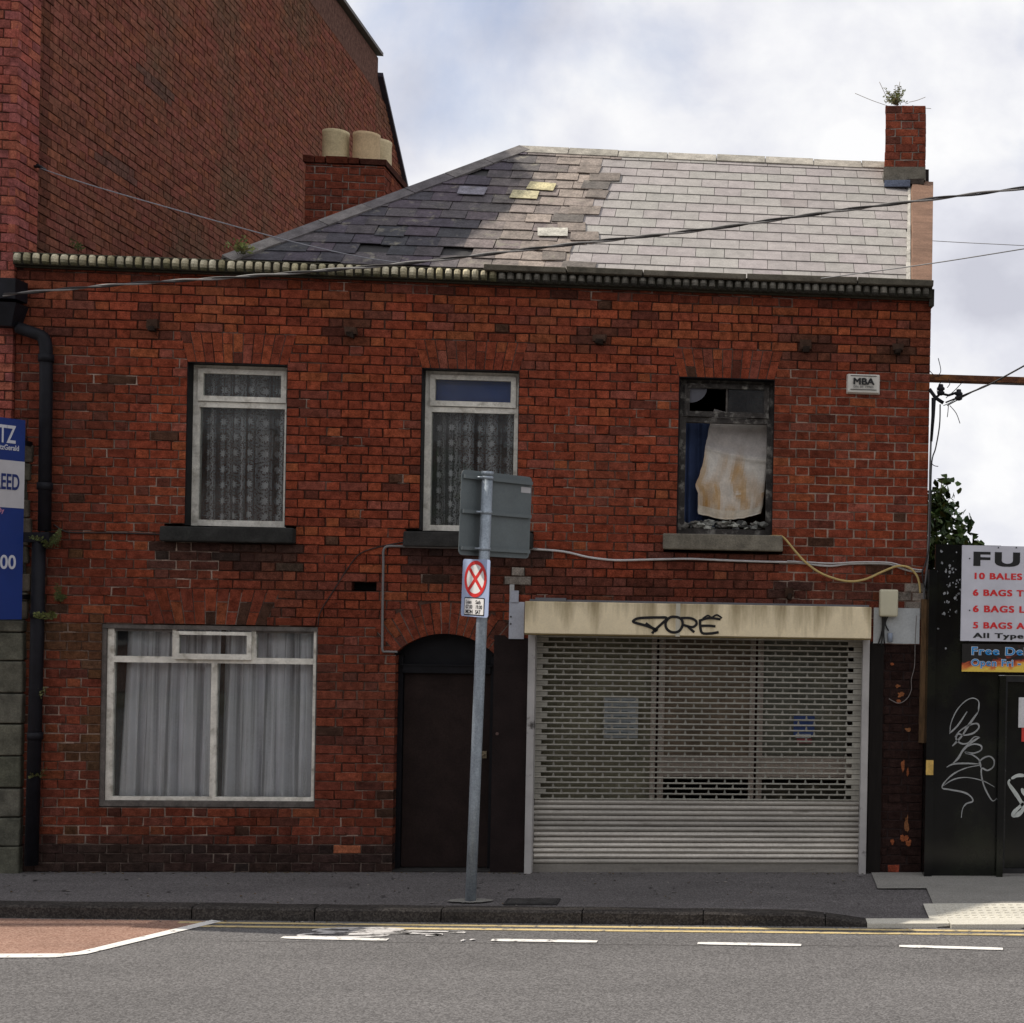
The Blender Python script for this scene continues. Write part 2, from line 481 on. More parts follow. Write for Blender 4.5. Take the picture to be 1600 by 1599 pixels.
# red surfaced lane with its white border, at the left
zr = ROADZ + 0.003
p = lambda x, y: gnd(x, y, ROADZ)
a, b_ = p(0, 1496), p(97, 1494)
c_ = p(338, 1440)
red = [(-9.0, b_.y - 0.02, 0), (b_.x, b_.y, 0), (c_.x, c_.y, 0), (c_.x - 0.3, kerbY(c_.x) - 0.02, 0), (-9.0, kerbY(-9.0) - 0.02, 0)]
flat_poly('red_surface', red, zr, M['redlane'], road)
mb = MB()
z2 = ROADZ + 0.006
mb.ribbon([(-9.0, b_.y - 0.02, z2), (b_.x - 0.02, b_.y - 0.005, z2), (b_.x + 0.10, b_.y + 0.06, z2), (c_.x, c_.y, z2)], [0.1, 0.1, 0.1, 0.1], (0, 0, 1), 0.0)
mb.build('border_line', M['mark_white'], road)
# double yellow line
for off in (0.045, 0.155):
    mb = MB(); x = c_.x - 0.25 + (0.1 if off > 0.1 else 0.0)
    pts = []
    while x < 30:
        pts.append((x, kerbY(x) - 0.05 - off + 0.004 * nz(x, off, 0, 3), z2 - 0.002)); x += 0.4
    mb.ribbon(pts, 0.05, (0, 0, 1), 0.0); mb.build('yellow_line', M['mark_yellow'], road)
# cycle lane dashes
for (x0, y0), (x1, y1) in [((440, 1466), (606, 1469.5)), ((768, 1470), (933, 1472.5)), ((1090, 1475), (1252, 1478)), ((1405, 1479.5), (1567, 1484)), ((1735, 1484), (1900, 1488))]:
    mb = MB(); q0, q1 = p(x0, y0), p(x1, y1)
    n = 8
    mb.ribbon([(q0.x + (q1.x - q0.x) * i / n, q0.y + (q1.y - q0.y) * i / n, z2) for i in range(n + 1)], [0.05] + [0.07] * (n - 1) + [0.055], (0, 0, 1), 0.0)
    mb.build('lane_dash', M['mark_white'], road)
# bicycle symbol, worn: two wheels at the left, frame, bars and saddle towards the right
mb = MB()
def ring(cx, cy, rxx, ryy, w):
    pts = [(cx + rxx * math.cos(t * math.pi / 14), cy + ryy * math.sin(t * math.pi / 14), z2 - 0.001) for t in range(29)]
    mb.ribbon(pts, w, (0, 0, 1), 0.0)
w1 = p(560, 1454.2); w2 = p(530, 1462)
ring(w1.x, w1.y, 0.30, 0.06, 0.05); ring(w2.x + 0.03, w2.y, 0.30, 0.06, 0.045)
def seg(a, b, w=0.045):
    q, r_ = p(*a), p(*b); mb.ribbon([(q.x, q.y, z2 - 0.0005), (r_.x, r_.y, z2 - 0.0005)], w, (0, 0, 1), 0.0)
seg((545, 1454), (625, 1455)); seg((545, 1461), (640, 1459.5)); seg((625, 1455), (640, 1459.5)); seg((560, 1457.5), (640, 1459.5))
seg((640, 1459), (690, 1462), 0.04); seg((625, 1456), (725, 1457), 0.035); seg((700, 1457), (727, 1458.5), 0.04); seg((665, 1462.5), (692, 1461), 0.05)
mb.build('bicycle_symbol', M['mark_worn'], road)

# worn seam and hairline cracks in the road surface
rc = random.Random(77)
for (xa_, ya_, xb_, yb_) in ((-3.5, -1.95, 4.2, -2.36),):
    mb = MB(); n = 60
    pts = [(xa_ + (xb_ - xa_) * i / n + 0.01 * rc.gauss(0, 1), ya_ + (yb_ - ya_) * i / n + 0.05 * nz(i * .21, xa_) + 0.008 * rc.gauss(0, 1), ROADZ + 0.0012) for i in range(n + 1)]
    mb.ribbon(pts, [0.006 + 0.005 * abs(nz(i * .4, ya_, 2)) for i in range(n + 1)], (0, 0, 1), 0.0); mb.build('crack', plain('tar_seam', (0.075, 0.07, 0.067), .9), road)
# pavement: asphalt sheet from the wall to the kerb, dropping at the yard entrance
mb = MB()
xs = [-60, -20, -9] + [-8 + 0.25 * i for i in range(60)] + [8, 20, 60]
KW = 0.15
for a, b in zip(xs, xs[1:]):
    rows = [0.6, 0.0, -0.4, -0.8, -1.0, -1.15]
    def zz(x, y):
        t = sstep(0.0, 1.0, (0.0 - y) / max(0.2, -kerbY(x) - KW)) ** 2; return (kerbZ(x) - 0.006) * t + 0.003 * nz(x, y, 0, 1.3) - 0.002
    ya = rows + [kerbY(a) + KW]; yb = rows + [kerbY(b) + KW]
    for k in range(6):
        mb.face([(a, ya[k + 1], zz(a, ya[k + 1])), (b, yb[k + 1], zz(b, yb[k + 1])), (b, yb[k], zz(b, yb[k])), (a, ya[k], zz(a, ya[k]))], smooth=True)
    if a > -60: pass
pave = tag(mb.build('pavement', M['pave']), kind='structure')
# kerb stones
mb = MB()
x = -40.0
while x < 40:
    L_ = R.uniform(0.75, 1.05) if -7 < x < 5 else 3.0
    a, b = x + 0.004, x + L_ - 0.004
    n = 6
    fr = []
    for i in range(n + 1):
        xx = a + (b - a) * i / n
        zt = kerbZ(xx) + 0.002 + 0.004 * nz(xx, 1.0, 0, 4); yy = kerbY(xx) + 0.006 * nz(xx, 5.0, 0, 5)
        fr.append((xx, yy, zt))
    for q0, q1 in zip(fr, fr[1:]):
        for P0, P1 in ((((q0[0], q0[1] - 0.006, ROADZ - 0.03), (q1[0], q1[1] - 0.006, ROADZ - 0.03)), ((q0[0], q0[1], q0[2] - 0.014), (q1[0], q1[1], q1[2] - 0.014))),
                       (((q0[0], q0[1], q0[2] - 0.014), (q1[0], q1[1], q1[2] - 0.014)), ((q0[0], q0[1] + 0.014, q0[2]), (q1[0], q1[1] + 0.014, q1[2]))),
                       (((q0[0], q0[1] + 0.014, q0[2]), (q1[0], q1[1] + 0.014, q1[2])), ((q0[0], q0[1] + KW + 0.004, q0[2]), (q1[0], q1[1] + KW + 0.004, q1[2])))):
            mb.face([P0[0], P0[1], P1[1], P1[0]], smooth=True)
    x += L_
tag(mb.build('kerb', M['kerb']), kind='structure')
# trodden gum, oil spots and damp marks
rg = random.Random(9)
mb = MB(); mo = MB()
for k in range(70):
    x, y = rg.uniform(-5.8, 1.0), rg.uniform(-1.2, -0.1); r_ = rg.uniform(.008, .02)
    mb.face([(x + r_ * rg.uniform(.7, 1.2) * math.cos(i * .785), y + r_ * rg.uniform(.7, 1.2) * math.sin(i * .785), 0.0035) for i in range(8)], mulc((0.15, 0.14, 0.135) if rg.random() < .45 else (0.045, 0.042, 0.04), rg.uniform(.8, 1.2)))
tag(mb.build('gum_spots', M['tint'], pave), kind='stuff')
# lighter concrete crossing at the gate and its ribbed pale slabs
def zz2(x, y):
    t = sstep(0.0, 1.0, (0.0 - y) / max(0.2, -kerbY(x) - KW)) ** 2; return (kerbZ(x) - 0.006) * t + 0.003 * nz(x, y, 0, 1.3) + 0.008
mb = MB()
def strip(mbx, xa, xb, y_lo, y_hi, dz, n=10, rows=4, bump=0.0):
    for i in range(n):
        a = xa + (xb - xa) * i / n; b = xa + (xb - xa) * (i + 1) / n
        for k in range(rows):
            f = lambda x, t: y_lo(x) + (y_hi(x) - y_lo(x)) * t
            pts = [(a, f(a, k / rows)), (b, f(b, k / rows)), (b, f(b, (k + 1) / rows)), (a, f(a, (k + 1) / rows))]
            mbx.face([(q[0], q[1], zz2(*q) + dz) for q in pts])
strip(mb, 1.10, 1.50, lambda x: -0.62, lambda x: -0.012, 0.0)
strip(mb, 1.50, 6.0, lambda x: -1.04, lambda x: -0.012, 0.0, n=24)
tag(mb.build('concrete_path', M['concrete']), kind='structure')
mb = MB()
strip(mb, 1.42, 6.0, lambda x: kerbY(x) + KW + 0.002, lambda x: -1.042, 0.006, n=48)
x = 1.5
while x < 6:
    for y in (-1.075, -1.14, -1.205, -1.27, -1.335, -1.4):
        if y > kerbY(x) + KW + 0.03:
            mb.box(x, x + 0.032, y - 0.018, y + 0.018, zz2(x, y) - 0.004, zz2(x, y) + 0.0092)
    x += 0.065
# pale dropped kerb stones
x = 0.93
while x < 6:
    b = min(x + 0.62, 6.0)
    mb.box(x + 0.003, b - 0.003, kerbY(x + 0.3) - 0.012, kerbY(x + 0.3) + KW + 0.006, ROADZ - 0.02, kerbZ(1.2) + 0.014 + 0.004 * R.random())
    x += 0.62
tag(mb.build('crossing', M['pale_concrete']), kind='structure')

# ================================================================== BRICKWORK
CZ = 0.0752
PAL = [((0.215, 0.0455, 0.0235), 46), ((0.245, 0.054, 0.0255), 18), ((0.185, 0.0415, 0.0235), 24), ((0.26, 0.068, 0.029), 4), ((0.125, 0.036, 0.024), 5), ((0.075, 0.034, 0.022), 1.5), ((0.205, 0.055, 0.036), 8)]
PALW = sum(w for _, w in PAL)
def pick(rng):
    t = rng.random() * PALW
    for c, w in PAL:
        t -= w
        if t <= 0: return c
    return PAL[0][0]

HX0, HX1, HZ = -5.955, 1.53, 4.915
SILLS = [(-4.77, -3.72, 2.71, 0.9), (-2.84, -1.79, 2.71, 0.9), (-0.71, 0.294, 2.735, 0.55)]
PALE_BRICKS = [(-1.94, 2.48, .08, .04), (-1.93, 2.41, .05, .03), (1.2, 2.52, .07, .08), (1.33, 2.37, .08, .04), (1.47, 2.33, .05, .12)]
STUBS = [(-4.88, 4.487), (-3.30, 4.488), (-1.268, 4.497), (0.466, 4.492), (1.244, 4.50), (0.36, 2.39)]
def brick_col(x, z, rng):
    c = pick(rng)
    # orange, harder fired band high on the wall
    if 4.36 < z < 4.80 and rng.random() < 0.4: c = mixc(c, (0.30, 0.078, 0.03), 0.5)
    for wx, wz, ww, wh in PALE_BRICKS:
        if abs(x - wx) < ww and abs(z - wz) < wh and rng.random() < 0.85: return mulc((0.30, 0.26, 0.22), rng.uniform(.6, 1.1))
    for wx, wz in STUBS:
        if abs(x - wx) < 0.17 and -0.16 < z - wz < 0.07: c = mixc(c, (0.03, 0.021, 0.018), rng.uniform(.35, .8))
    k = 1.0 + 0.22 * nz(x, z, 0, 0.9) + 0.16 * nz(x, z, 3, 2.6) + rng.uniform(-0.16, 0.16)
    k *= 1 - 0.22 * max(0.0, nz(x * 3.2, z * 0.45, 12) + 0.15)      # soot runs
    k *= 1 - 0.45 * sstep(4.74, 4.9, z)                      # soot and the cornice's shade, darkened into the top courses
    dirt = 0.0
    dirt = max(dirt, 0.45 * sstep(-5.05, -5.65, x) * (0.7 + 0.3 * nz(x, z, 1, 2)))
    dirt = max(dirt, 0.30 * sstep(2.75, 1.6, z) * (1 if x < -2.0 else 0.3))
    for a, b, zs, s in SILLS:                                  # run-off under the sills
        if a - 0.05 < x < b + 0.05 and zs - 0.5 < z < zs + 0.02:
            dirt = max(dirt, s * 0.95 * sstep(zs - 0.45 - 0.12 * nz(x, 2, 0, 4), zs - 0.05, z))
    if 2.1 < z < 2.5 and -1.9 < x < 1.5: dirt = max(dirt, 0.5 + 0.3 * nz(x, z, 2, 3))
    if x < -2.9 and z < 0.36:
        dirt = max(dirt, 0.92 * sstep(0.38, 0.2, z + 0.04 * nz(x, z, 4, 4)))
        if z < 0.25 and x > -3.4 and rng.random() < 0.16: return (0.30, 0.10, 0.05)
    c = mixc(c, (0.032, 0.024, 0.022), dirt)
    if x < -5.2 and z < 2.9 and nz(x, z, 9, 2.4) > 0.15: c = mixc(c, (0.04, 0.05, 0.025), 0.5)
    g = 0.06 * max(0, nz(x, z, 7, 1.7))
    c = mixc(c, (0.09, 0.08, 0.05), g * 4)
    c = (c[0], c[1] * 1.06, c[2] * 1.06)
    return mulc(c, k * 0.93)
def mortar_col(x, z, rng):
    n = nz(x, z, 5, 0.75) + 0.5 * nz(x, z, 6, 2.7)
    pale = 0.0
    if x > 0.25: pale = 0.75
    if z < 2.0 and x < -2.9: pale = 0.50
    if x < -4.3 and 2.0 < z < 4.3: pale = max(pale, 0.5)
    if -2.0 < x < -0.6 and 2.6 < z < 4.2: pale = max(pale, 0.30)
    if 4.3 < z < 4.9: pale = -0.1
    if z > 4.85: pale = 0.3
    p_ = pale + 0.35 * n + rng.uniform(-0.25, 0.25)
    if rng.random() < 0.05: p_ += 0.5
    c = mixc((0.055, 0.025, 0.018), (0.33, 0.25, 0.20), sstep(0.1, 1.05, p_))
    if z < 0.3 and x < -2.9: c = mixc(c, (0.07, 0.06, 0.055), 0.5)
    return c, p_

def spans_minus(x0, x1, holes):
    s = [(x0, x1)]
    for a, b in holes:
        o = []
        for p0, p1 in s:
            if b <= p0 or a >= p1: o.append((p0, p1)); continue
            if a > p0: o.append((p0, a))
            if b < p1: o.append((b, p1))
        s = o
    return [(a, b) for a, b in s if b - a > 0.012]

def brickwork(mb, mo, x0, x1, z0, z1, y0, holes, colf, mortf, depth=0.11, jit=0.0034, place=None, proud=0.004, phase=0.0):
    """Flemish bond bricks (mb) and mortar cells (mo). holes(z) -> intervals. place maps (x, y, z) into the world"""
    n = int(math.ceil((z1 - z0) / CZ - 1e-6))
    P3 = place or (lambda x, y, z: (x, y, z))
    for i in range(n):
        za = z0 + i * CZ; zb = min(za + CZ, z1); zm = (za + zb) / 2
        hol = holes(zm)
        for sa, sb in spans_minus(x0, x1, hol):
            # bricks
            per = 0.3375
            off = (0.169 if i % 2 else 0.0) + phase
            k = math.floor((sa - off) / per) - 1
            cuts = []
            while True:
                base = k * per + off
                cuts += [base, base + 0.225]
                if base > sb: break
                k += 1
            cuts = [sa] + [c for c in cuts if sa + 0.045 < c < sb - 0.045] + [sb]
            for ca, cb in zip(cuts, cuts[1:]):
                g = 0.0052 + R.uniform(-0.001, 0.0018)
                xa = ca + (g if ca > sa else 0.0005); xb = cb - (g if cb < sb else 0.0005)
                if cb == sb: xb = sb
                if ca == sa: xa = sa
                yy = y0 + R.uniform(-proud, proud)
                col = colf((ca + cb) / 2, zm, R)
                zl, zh = za + 0.0045 + R.uniform(-.001, .0012), zb - 0.0045 + R.uniform(-.0012, .001)
                J = lambda: R.uniform(-jit, jit)
                ex = lambda e, v: 0.0 if e else v
                pts = []
                eL, eR = ca == sa, cb == sb
                for zc in (zl, zh):
                    pts += [(xa + ex(eL, J()), yy + J() * 0.7, zc + J()), (xb + ex(eR, J()), yy + J() * 0.7, zc + J()), (xb, y0 + depth, zc), (xa, y0 + depth, zc)]
                n0 = len(mb.v)
                # chipped soft arris: front face inset ring
                fr = [pts[0], pts[1], pts[5], pts[4]]
                cx = (xa + xb) / 2
                ins = 0.0045
                inner = [(q[0] + (ins if q[0] < cx else -ins), q[1] - 0.0022, q[2] + (ins if q[2] < zm else -ins)) for q in fr]
                mb.v += [P3(*q) for q in pts] + [P3(*q) for q in inner]
                F = [(n0 + 8, n0 + 9, n0 + 10, n0 + 11), (n0, n0 + 1, n0 + 9, n0 + 8), (n0 + 1, n0 + 5, n0 + 10, n0 + 9), (n0 + 5, n0 + 4, n0 + 11, n0 + 10), (n0 + 4, n0, n0 + 8, n0 + 11),
                     (n0 + 3, n0 + 2, n0 + 1, n0), (n0 + 4, n0 + 5, n0 + 6, n0 + 7), (n0 + 1, n0 + 2, n0 + 6, n0 + 5), (n0 + 3, n0, n0 + 4, n0 + 7)]
                for f in F:
                    mb.f.append(f); mb.c.append(col); mb.sm.append(False)
            # mortar cells
            m = max(1, int((sb - sa) / 0.09))
            for j in range(m):
                xa = sa + (sb - sa) * j / m; xb = sa + (sb - sa) * (j + 1) / m
                c, p_ = mortf((xa + xb) / 2, zm, R)
                yy = y0 + 0.0095 - 0.0048 * sstep(0.2, 0.9, p_)
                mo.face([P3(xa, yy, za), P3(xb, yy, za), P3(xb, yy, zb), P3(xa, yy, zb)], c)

def voussoirs(mb, cx, half_b, half_t, zb, zt, n, y0, colf, split=True, depth=0.11, arc=None):
    """fan of bricks on edge. arc=(centre z, r_in, r_out, a0, a1) for a curved ring"""
    for i in range(n):
        g = 0.004
        if arc:
            cz, r0, r1, a0, a1 = arc
            u0 = a0 + (a1 - a0) * i / n; u1 = a0 + (a1 - a0) * (i + 1) / n
            da = g / r0
            rings = [(r0, r1)]
            if split:
                m = r0 + (r1 - r0) * (0.34 if i % 2 else 0.66); rings = [(r0, m - g / 2), (m + g / 2, r1)]
            for ra, rb in rings:
                y = y0 + R.uniform(-.003, .003)
                q = []
                for yy in (y, y0 + depth):
                    q.append([(cx + r * math.sin(u), yy, cz + r * math.cos(u)) for r, u in ((ra, u0 + da), (ra, u1 - da), (rb, u1 - da), (rb, u0 + da))])
                f, b = q
                mb.hexa([f[0], f[1], b[1], b[0], f[3], f[2], b[2], b[3]], colf(f[0][0], f[0][2], R))
        else:
            t0, t1 = -1 + 2 * i / n, -1 + 2 * (i + 1) / n
            rings = [(0, 1)]
            if split:
                m = 0.36 if i % 2 else 0.64; rings = [(0, m - 0.012), (m + 0.012, 1)]
            for va, vb in rings:
                y = y0 + R.uniform(-.003, .003)
                H = lambda v: half_b + (half_t - half_b) * v
                Z = lambda v: zb + (zt - zb) * v
                f = [(cx + H(va) * t0 + g, y, Z(va)), (cx + H(va) * t1 - g, y, Z(va)), (cx + H(vb) * t1 - g, y, Z(vb)), (cx + H(vb) * t0 + g, y, Z(vb))]
                b = [(q[0], y0 + depth, q[2]) for q in f]
                mb.hexa([f[0], f[1], b[1], b[0], f[3], f[2], b[2], b[3]], colf(f[0][0], f[0][2], R))

# ================================================================== THE HOUSE
house = thing('brick_house', 'two-storey derelict red brick house with shuttered shopfront and patched slate roof', 'house', (-2.2, 0, 0))
WIN = [(-4.61, -3.81, 2.85, 4.19), (-2.73, -1.93, 2.85, 4.20), (-0.605, 0.203, 2.87, 4.195)]
GW = (-5.245, -3.53, 0.535, 2.025)
DCX, DR0, DR1, DCZ, DA = -2.5, 0.58, 0.84, 1.41, math.radians(43.6)
VENT = (-3.268, -3.065, 2.345, 2.415)
SHX0, SHX1 = -1.81, 1.06

def holes(z):
    h = []
    for a, b, c, d in WIN:
        if c < z < d: h.append((a, b))
        if d <= z < 4.4368:
            t = (z - d) / 0.25; m = (a + b) / 2; w = (b - a) / 2 + 0.066 * t
            h.append((m - w, m + w))
    for a, b, zs, _ in SILLS:
        if zs < z < zs + 0.128: h.append((a, b))
    a, b, c, d = GW
    if c < z < d: h.append((a, b))
    if 2.035 <= z < 2.331:
        w = 0.44 + 0.11 * (z - 2.035) / 0.296; h.append((-4.39 - w, -4.39 + w))
    if z < 1.83: h.append((-2.9, -2.1))
    elif z < DCZ + DR1:
        w = min(math.sqrt(max(0, DR1 ** 2 - (z - DCZ) ** 2)), (z - DCZ) * math.tan(DA))
        h.append((DCX - w, DCX + w))
    if z < 1.985: h.append((-2.1, SHX1))
    elif z < 2.07: h.append((SHX0, SHX1))
    if VENT[2] < z < VENT[3]: h.append(VENT[:2])
    return h

PEEL = [(1.30, 1.60, .035, .03), (1.33, 1.53, .05, .04), (1.31, 1.47, .04, .028), (1.40, 1.23, .05, .03), (1.36, 0.92, .03, .09), (1.40, 0.86, .02, .07),
        (1.40, 0.42, .035, .13), (1.38, 0.30, .06, .05), (1.42, 0.26, .04, .05), (1.28, 0.27, .03, .04), (1.25, 1.79, .03, .02)]
def face_col(x, z, rng):
    if x > SHX1 and z < 1.985:
        if z < 0.075 and 1.16 < x < 1.38: return (0.24, 0.055, 0.03)
        return mulc((0.026, 0.0145, 0.0125), rng.uniform(0.85, 1.15))
    return brick_col(x, z, rng)
def face_mortar(x, z, rng):
    if x > SHX1 and z < 1.985: return (0.03, 0.021, 0.02), 0.8
    return mortar_col(x, z, rng)

mb, mo = MB(), MB()
brickwork(mb, mo, HX0, HX1, 0.0, HZ, 0.0, holes, face_col, face_mortar)
for a, b, c, d in WIN:
    voussoirs(mb, (a + b) / 2, (b - a) / 2, (b - a) / 2 + 0.066, d, 4.433, 11, 0.0, brick_col)
voussoirs(mb, -4.39, 0.44, 0.55, 2.037, 2.327, 11, 0.0, brick_col)
voussoirs(mb, DCX, 0, 0, 0, 0, 15, 0.0, brick_col, arc=(DCZ, DR0, DR1, -DA, DA))
# mortar behind the fans and on the reveals
for (a, b, c, d), ww, hh in [(w, 0.066, 0.255) for w in WIN] + [((-4.83, -3.95, 0, 2.035), 0.11, 0.265)]:
    m = (a + b) / 2; hw = (b - a) / 2
    for k in range(9):
        t0, t1 = -1 + 2 * k / 9, -1 + 2 * (k + 1) / 9
        cc = mixc((0.05, 0.032, 0.025), (0.27, 0.22, 0.19), R.random() * (0.9 if d < 3 else 0.35))
        mo.face([(m + hw * t0, 0.006, d), (m + hw * t1, 0.006, d), (m + (hw + ww) * t1, 0.006, d + hh), (m + (hw + ww) * t0, 0.006, d + hh)], cc)
for (a, b, c, d), ww, tt in [(w, 0.12, 4.45) for w in WIN] + [((-4.83, -3.95, 0, 2.036), 0.17, 2.345)]:
    mo.face([(a - ww, 0.0093, d + 0.001), (b + ww, 0.0093, d + 0.001), (b + ww, 0.0093, tt), (a - ww, 0.0093, tt)], (0.07, 0.042, 0.032))
for k in range(20):
    u0, u1 = -DA * 1.12 + 2.24 * DA * k / 20, -DA * 1.12 + 2.24 * DA * (k + 1) / 20
    P_ = lambda r, u: (DCX + r * math.sin(u), 0.0093, DCZ + r * math.cos(u))
    mo.face([P_(DR0 + .002, u0), P_(DR0 + .002, u1), P_(DR1 + .07, u1), P_(DR1 + .07, u0)], (0.08, 0.045, 0.034))
for k in range(16):
    u0, u1 = -DA + 2 * DA * k / 16, -DA + 2 * DA * (k + 1) / 16
    P_ = lambda r, u: (DCX + r * math.sin(u), 0.006, DCZ + r * math.cos(u))
    cc = mixc((0.05, 0.032, 0.025), (0.25, 0.2, 0.17), R.random() * 0.8)
    mo.face([P_(DR0, u0), P_(DR0, u1), P_(DR1, u1), P_(DR1, u0)], cc)
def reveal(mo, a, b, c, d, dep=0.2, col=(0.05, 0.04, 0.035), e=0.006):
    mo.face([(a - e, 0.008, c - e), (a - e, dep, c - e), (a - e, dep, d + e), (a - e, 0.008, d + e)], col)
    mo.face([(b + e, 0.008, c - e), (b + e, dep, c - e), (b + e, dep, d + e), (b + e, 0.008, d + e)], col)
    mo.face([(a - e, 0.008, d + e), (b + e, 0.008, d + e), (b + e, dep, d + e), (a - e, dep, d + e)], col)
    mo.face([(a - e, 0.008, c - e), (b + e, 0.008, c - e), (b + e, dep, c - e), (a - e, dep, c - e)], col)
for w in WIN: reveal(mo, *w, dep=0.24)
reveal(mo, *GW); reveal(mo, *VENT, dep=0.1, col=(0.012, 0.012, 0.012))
mo.face([(VENT[0] - .01, 0.1, VENT[2] - .01), (VENT[1] + .01, 0.1, VENT[2] - .01), (VENT[1] + .01, 0.1, VENT[3] + .01), (VENT[0] - .01, 0.1, VENT[3] + .01)], (0.01, 0.01, 0.01))
fw = mb.build('front_wall', M['brick'], house)
child(mo.build('pointing', M['mortar'], house), fw)
# peeled paint on the right pier: bare orange brick showing as thin raised edge patches
for (x, z, w, h) in PEEL:
    mb = MB(); n = 26
    ring = []
    for k in range(n):
        an = 2 * math.pi * k / n
        f_ = 1 + 0.75 * nz(math.cos(an) * 1.3 + x * 9, math.sin(an) * 1.3 + z * 7) + 0.35 * nz(math.cos(an) * 4 + x * 3, math.sin(an) * 4, z)
        ring.append((x + w * 0.52 * f_ * math.cos(an), -0.0085, z + h * 0.52 * f_ * math.sin(an)))
    mb.face(list(ring), mixc((0.30, 0.085, 0.035), (0.22, 0.10, 0.045), R.random()))
    child(mb.build('bare_patch', M['brick'], house), fw)

# hidden shell: side walls, back wall, floors, loft
sh = MB()
RX1 = 2.05      # the right wall splays outwards to the back
col = (0.2, 0.08, 0.05)
sh.hexa([(HX1 - 0.16, 0.02, 0), (HX1, 0.02, 0), (RX1, 4.2, 0), (RX1 - 0.16, 4.2, 0), (HX1 - 0.16, 0.02, 5.0), (HX1, 0.02, 5.0), (RX1, 4.2, 5.0), (RX1 - 0.16, 4.2, 5.0)], col)
sh.box(-5.92, RX1 - 0.2, 4.0, 4.2, 0, 5.0, col)
sh.box(-5.92, -5.8, 0.13, 4.0, 0, 4.95, col)
child(sh.build('side_wall', M['brick'], house), house)
sh = MB()
sh.box(-5.8, 1.3, 0.24, 4.0, 2.56, 2.62); sh.box(-5.8, 1.3, 0.24, 4.0, 4.66, 4.72); sh.box(-5.8, 1.3, 0.13, 4.0, -0.02, 0.004)
for x in (-3.05, -1.99): sh.box(x, x + 0.1, 0.13, 4.0, 0.01, 2.55)
for x in (-3.3, -1.3): sh.box(x, x + 0.1, 0.13, 4.0, 2.63, 4.65)
sh.build('floor', M['room'], house)

# ------------------------------------------------------------------ cornice: bull-nosed stone ends, coping
mb = MB()
x = HX0 + 0.005
i = 0
while x < HX1 - 0.05:
    t = nz(x * 9, 1.0, 2.0)
    right = sstep(-2.4, -1.9, x)
    pale = mixc((0.50, 0.43, 0.27), (0.57, 0.53, 0.40), 0.5 + 0.6 * t)
    c = mixc(pale, (0.10, 0.095, 0.085), right * R.uniform(0.75, 1.0))
    if R.random() < 0.12: c = mixc(c, (0.25, 0.22, 0.09), 0.45)
    c = mulc(c, R.uniform(.75, 1.12))
    zb = 4.925 + R.uniform(-0.003, 0.003); zt = 5.018 + R.uniform(-.004, .004); w = 0.058 + R.uniform(-.003, .003)
    xa, xb = x, x + w
    # rounded front: half round prism
    n = 6; pr = []
    for k in range(n + 1):
        an = -math.pi / 2 + math.pi * k / n
        pr.append((math.cos(an), (zb + zt) / 2 + (zt - zb) / 2 * math.sin(an)))
    xs4 = [xa + R.uniform(0, .004), xa + w * .28, xb - w * .28, xb - R.uniform(0, .004)]; dp_ = [0.028, 0.003, 0.0, 0.026]
    fy = -0.066 - 0.002 * R.random()
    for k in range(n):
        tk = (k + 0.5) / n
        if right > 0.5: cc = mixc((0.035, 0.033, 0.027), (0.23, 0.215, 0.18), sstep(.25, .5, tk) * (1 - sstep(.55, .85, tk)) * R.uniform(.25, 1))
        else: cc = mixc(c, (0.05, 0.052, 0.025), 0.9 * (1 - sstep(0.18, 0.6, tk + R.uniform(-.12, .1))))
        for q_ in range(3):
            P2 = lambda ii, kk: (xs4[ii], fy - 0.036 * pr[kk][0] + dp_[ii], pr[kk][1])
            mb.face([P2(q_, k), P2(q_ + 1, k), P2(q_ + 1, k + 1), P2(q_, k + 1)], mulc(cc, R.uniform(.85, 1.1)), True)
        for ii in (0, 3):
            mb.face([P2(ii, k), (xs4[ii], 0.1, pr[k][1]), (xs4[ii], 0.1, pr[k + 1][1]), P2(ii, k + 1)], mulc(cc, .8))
    x += 0.0725
corn = mb.build('cornice', M['stone'], house)
mb = MB()
mb.box(HX0, HX1, -0.03, 0.12, 4.908, 4.924, (0.035, 0.03, 0.02), jit=0.002)
mb.box(HX0, HX1, -0.062, 0.1, 4.924, 5.012, (0.028, 0.026, 0.018))
mb.box(HX1 - 0.02, HX1 + 0.016, -0.05, 0.12, 4.86, 5.0, (0.03, 0.027, 0.022), jit=0.005)
child(mb.build('cornice_bed', M['stone'], house), corn)
mb = MB()
x = -2.22
while x < HX1:
    L_ = R.uniform(0.55, 0.95); b = min(x + L_, HX1 + 0.005)
    c = mixc((0.075, 0.068, 0.05), (0.12, 0.105, 0.08), R.random())
    mb.box(x + 0.004, b - 0.004, -0.128 + R.uniform(-.006, .006), 0.16, 5.008, 5.060 + R.uniform(-.004, .004), c, jit=0.004)
    x = b
    if b >= HX1: break
bevel(mb.build('coping', M['stone'], house), 0.006)
mb = MB(); mb.box(HX0, -2.22, -0.07, 0.16, 5.0125, 5.022, (0.09, 0.085, 0.06), jit=0.003)
child(mb.build('cornice_top', M['stone'], house), corn)

